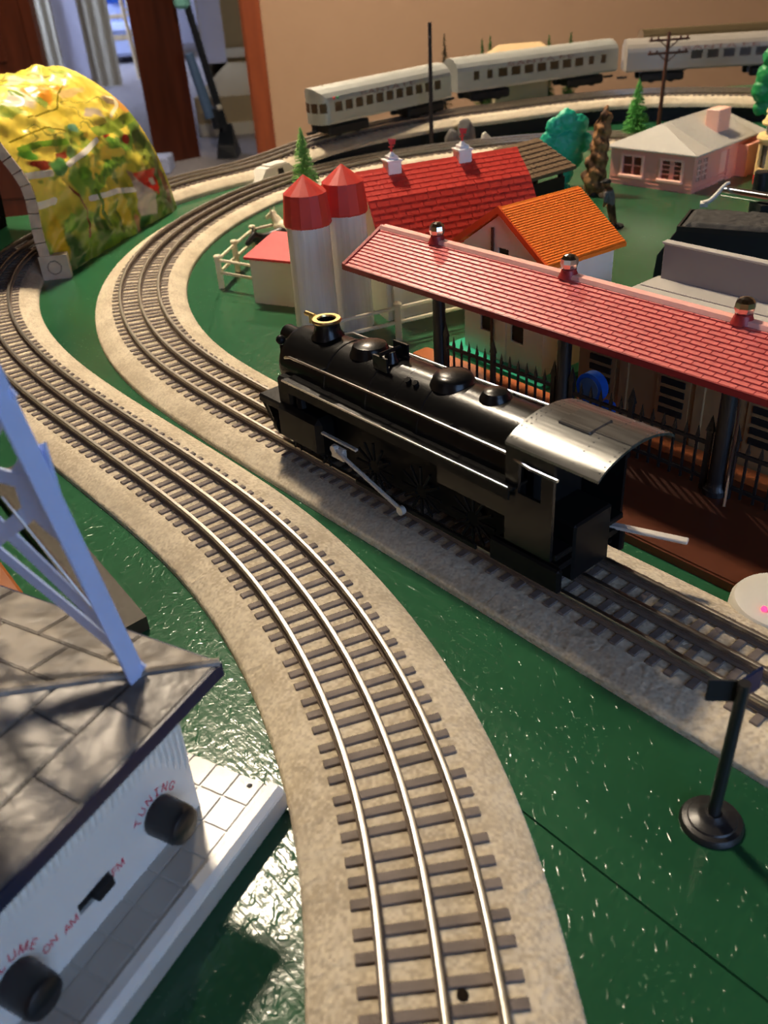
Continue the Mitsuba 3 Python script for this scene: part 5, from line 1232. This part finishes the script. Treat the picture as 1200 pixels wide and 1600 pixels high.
for far_ in (-1, 1):     # cross bracing on the two ends of the tower
    A_ = lambda z: legpt(-1, far_, z)
    B_ = lambda z: legpt(1, far_, z)
    for P_, Q_ in ((A_, B_), (B_, A_)):
        dirn = Q_(100) - P_(100); dirn /= np.linalg.norm(dirn)
        Rq('brace', bar(P_(84) + dirn * 2, Q_(170), 5.4, .8, 'y'), 'm_tower', parent=tw_k)
        Rq('lower_brace', bar(P_(ZG - 2) + dirn * 8, Q_(76), 4.6, .8, 'y'), 'm_tower', parent=tw_k)
        g0 = P_(ZG)
        Rq('gusset', hull([tuple(g0 + np.array([0, t, a]) + dirn * b) for a, b in ((-17, .5), (17, .5), (12, 10), (5, 17), (-6, 17), (-12, 10)) for t in (-.1, .8)]), 'm_tower', parent=tw_k)
    Rq('strut', bar(A_(ZG + 3) + np.array([3, 0, 0]), B_(ZG + 3) - np.array([3, 0, 0]), 4.6, .8, 'y'), 'm_tower', parent=tw_k)
Rq('tie_rod', rod(legpt(-1, -1, 133) + [24, 1.2, 0], legpt(-1, -1, 95) + [8, .8, 0], .5), 'm_steel', parent=tw_k)
# plank and toy truck lying behind the radio
solo('plank', 'dark olive wooden strip lying on the green table behind the radio', 'plank', hull([(-226, 450, 0), (-212, 462, 0), (-122, 300, 0), (-108, 312, 0), (-226, 450, 7), (-212, 462, 7), (-122, 300, 7), (-108, 312, 7)]), 'm_olive')
tk_ = thing('toy_truck', 'dark orange toy truck in the shadow behind the radio roof', 'toy truck')
Mk = mat4((-185, 330, 0), rz=2.2)
add('body', cbox(-30, -12, 7, 22, 12, 24, 1.5), 'm_orangetoy', Mk, parent=tk_)
add('cab', cbox(22, -11, 7, 38, 11, 34, 2), 'm_orangetoy', Mk, parent=tk_)
add('stripe', cbox(-30.4, -12.4, 13, 22.2, 12.4, 16, .2), 'm_blackmatte', Mk, parent=tk_)
add('windscreen', cbox(37.6, -9, 20, 38.4, 9, 30, .2), 'm_glass', Mk, parent=tk_)
for x in (-20, 26):
    for s_ in (-1, 1): add('wheel', rod((x, s_ * 10, 6), (x, s_ * 13, 6), 6, n=18), 'm_blackmatte', Mk, parent=tk_)

# ------------------------------------------------------------------ seen through the openings in the back wall
structure('trim_2', hull([(-975, 4560, FLOOR), (-782, 4690, FLOOR), (-975, 4560, CEIL - 200), (-782, 4690, CEIL - 200), (-985, 4600, FLOOR), (-795, 4730, FLOOR), (-985, 4600, CEIL - 200), (-795, 4730, CEIL - 200)]), 'm_cherry')
structure('door_1', cat(box(-1900, YW, FLOOR, -1075, YW + 40, CEIL - 300)), 'm_cherry')
for z0, z1 in ((-480, -120), (-40, 620)):
    structure('panel', cbox(-1780, YW - 8, z0, -1160, YW + 4, z1, 4), 'm_cherry', parent='door_1')
structure('edge_strip', cbox(-1078, YW - 6, FLOOR, -1040, YW + 46, CEIL - 300, 3), 'm_cherry', parent='door_1')
add('handle', tube([(-1180, YW - 6, 50), (-1180, YW - 40, 50), (-1260, YW - 46, 40)], 9, 10), 'm_steel', None, 40, parent='door_1')
structure('wall_back', box(XL, YW, FLOOR, -1900, YW + 120, CEIL), 'm_wall')
# passage on the right: low wall with a white base strip, a ledge above it, pale far wall
structure('wall_passage', cat(box(-860, 5230, FLOOR + 0, -290, 5290, FLOOR + 60), ), 'm_white')
structure('wall_step', box(-860, 5250, FLOOR + 55, -290, 6900, -490 + 60), 'm_beige')
structure('wall_alcove', cat(box(-1010, 6860, -430, -860, 6920, CEIL)), 'm_paledoor')
structure('trim_3', box(-860, 6840, -400, -290, 6880, -345), 'm_white')
structure('wall_recess', cat(box(-860, 6900, -430, -290, 6960, CEIL)), 'm_beige')
structure('wall_inner', box(-290, YW + 120, FLOOR, -230, 7000, CEIL), 'm_beige')
# far room on the left
structure('wall_far', box(XL, 10900, FLOOR, 2600, 10960, CEIL), 'm_paledoor')
structure('wall_far_right', box(-1035, 6960, FLOOR, -1005, 10900, CEIL), 'm_beige')
wp = structure('window_2', box(XL + 2, 6200, -100, XL + 12, 9600, 1300), 'm_white')
scene[wp]['emitter'] = emitter(FAR_WINDOW_POWER)
structure('door_2', box(-2165, 7560, FLOOR, -1985, 7600, CEIL), 'm_paledoor')
def drape_mesh(w, amp, k): 
    cx = np.linspace(0, w, 60); return prism(sg.LineString(np.stack([cx, amp * np.sin(cx * k)], 1)).buffer(6), 1900)
solo('curtain', 'beige drape hanging left of the pale door in the far room', 'curtain', mv(drape_mesh(190, 12, .09), -2345, 7500, FLOOR + 10), 'm_curtain', None, 40)
solo('drape', 'grey beige drape hanging beside the wooden stool in the far room', 'curtain', mv(drape_mesh(215, 14, .07), -1990, 7600, FLOOR + 10), 'm_curtain', None, 40)
stl = thing('stool', 'tall pale wooden stool with splayed legs in the far room', 'stool')
sx0, sy0 = -1880, 8150
for a, b in ((-1, -1), (1, -1), (-1, 1), (1, 1)):
    add('leg', rod((sx0 + a * 165, sy0 + b * 150, FLOOR), (sx0 + a * 105, sy0 + b * 95, 70), 17, 15), 'm_stoolwood', None, 30, parent=stl)
for z, k in ((-330, .86), (-180, .78)):
    for a in (-1, 1):
        add('rung', rod((sx0 - 150 * k, sy0 + a * 140 * k, z), (sx0 + 150 * k, sy0 + a * 140 * k, z), 10), 'm_stoolwood', None, 30, parent=stl)
        add('rung', rod((sx0 + a * 150 * k, sy0 - 140 * k, z + 40), (sx0 + a * 150 * k, sy0 + 140 * k, z + 40), 10), 'm_stoolwood', None, 30, parent=stl)
add('seat', mv(lathe([(0, 0), (150, 0), (165, 15), (160, 34), (0, 28)], 36), sx0, sy0, 66), 'm_stoolwood', None, 30, parent=stl)
ac = thing('armchair', 'pale blue upholstered armchair with a dark blue back cushion in the far room', 'armchair')
ax0, ay0 = -2000, 9250
add('base', cbox(ax0 - 330, ay0 - 60, FLOOR + 60, ax0 + 330, ay0 + 620, -380, 30), 'm_palecloth', parent=ac)
add('seat_cushion', cbox(ax0 - 320, ay0 - 90, -380, ax0 + 320, ay0 + 520, -300, 34), 'm_palecloth', parent=ac)
add('back', cbox(ax0 - 330, ay0 + 430, -330, ax0 + 330, ay0 + 620, 60, 40), 'm_palecloth', parent=ac)
lab(add('cushion', cbox(ax0 - 300, ay0 + 260, -150, ax0 + 310, ay0 + 430, 240, 50), 'm_bluecloth', parent=ac), 'dark blue cushion')
for a in (-1, 1):
    for b in (0, 1): add('foot', box(ax0 + a * 290 - 25, ay0 + b * 540, FLOOR, ax0 + a * 290 + 25, ay0 + b * 540 + 50, FLOOR + 62), 'm_darkbrown', parent=ac)
# stick vacuum leaning by the cherry post
vc = thing('stick_vacuum', 'dark stick vacuum cleaner leaning by the cherry wood post in the doorway', 'vacuum cleaner')
add('floor_head', hull([(-690, 4600, FLOOR), (-590, 4580, FLOOR), (-680, 4740, FLOOR), (-580, 4720, FLOOR), (-680, 4620, FLOOR + 60), (-600, 4610, FLOOR + 60), (-670, 4720, FLOOR + 140), (-610, 4715, FLOOR + 140)]), 'm_vacdark', parent=vc)
add('wand', rod((-640, 4690, FLOOR + 110), (-742, 4640, 120), 19, 16), 'm_vacdark', None, 30, parent=vc)
add('dust_bin', rod((-700, 4665, -440), (-752, 4640, -160), 26, 22), 'm_vacblue', None, 30, parent=vc)
add('lower_body', rod((-668, 4680, FLOOR + 130), (-684, 4672, -400), 30, 26), 'm_vacdark', None, 30, parent=vc)
lab(add('handle_grip', cbox(-778, 4600, 20, -712, 4680, 180, 14), 'm_vacteal', parent=vc), 'pale teal grip')
add('button', sphere((-650, 4655, -398), 14), 'm_white', None, True, parent=vc)
solo('floor_box', 'small pale blue grey box on the floor at the foot of the cherry post', 'box', cbox(-1010, 4330, FLOOR, -870, 4470, FLOOR + 70, 6), 'm_palecloth')
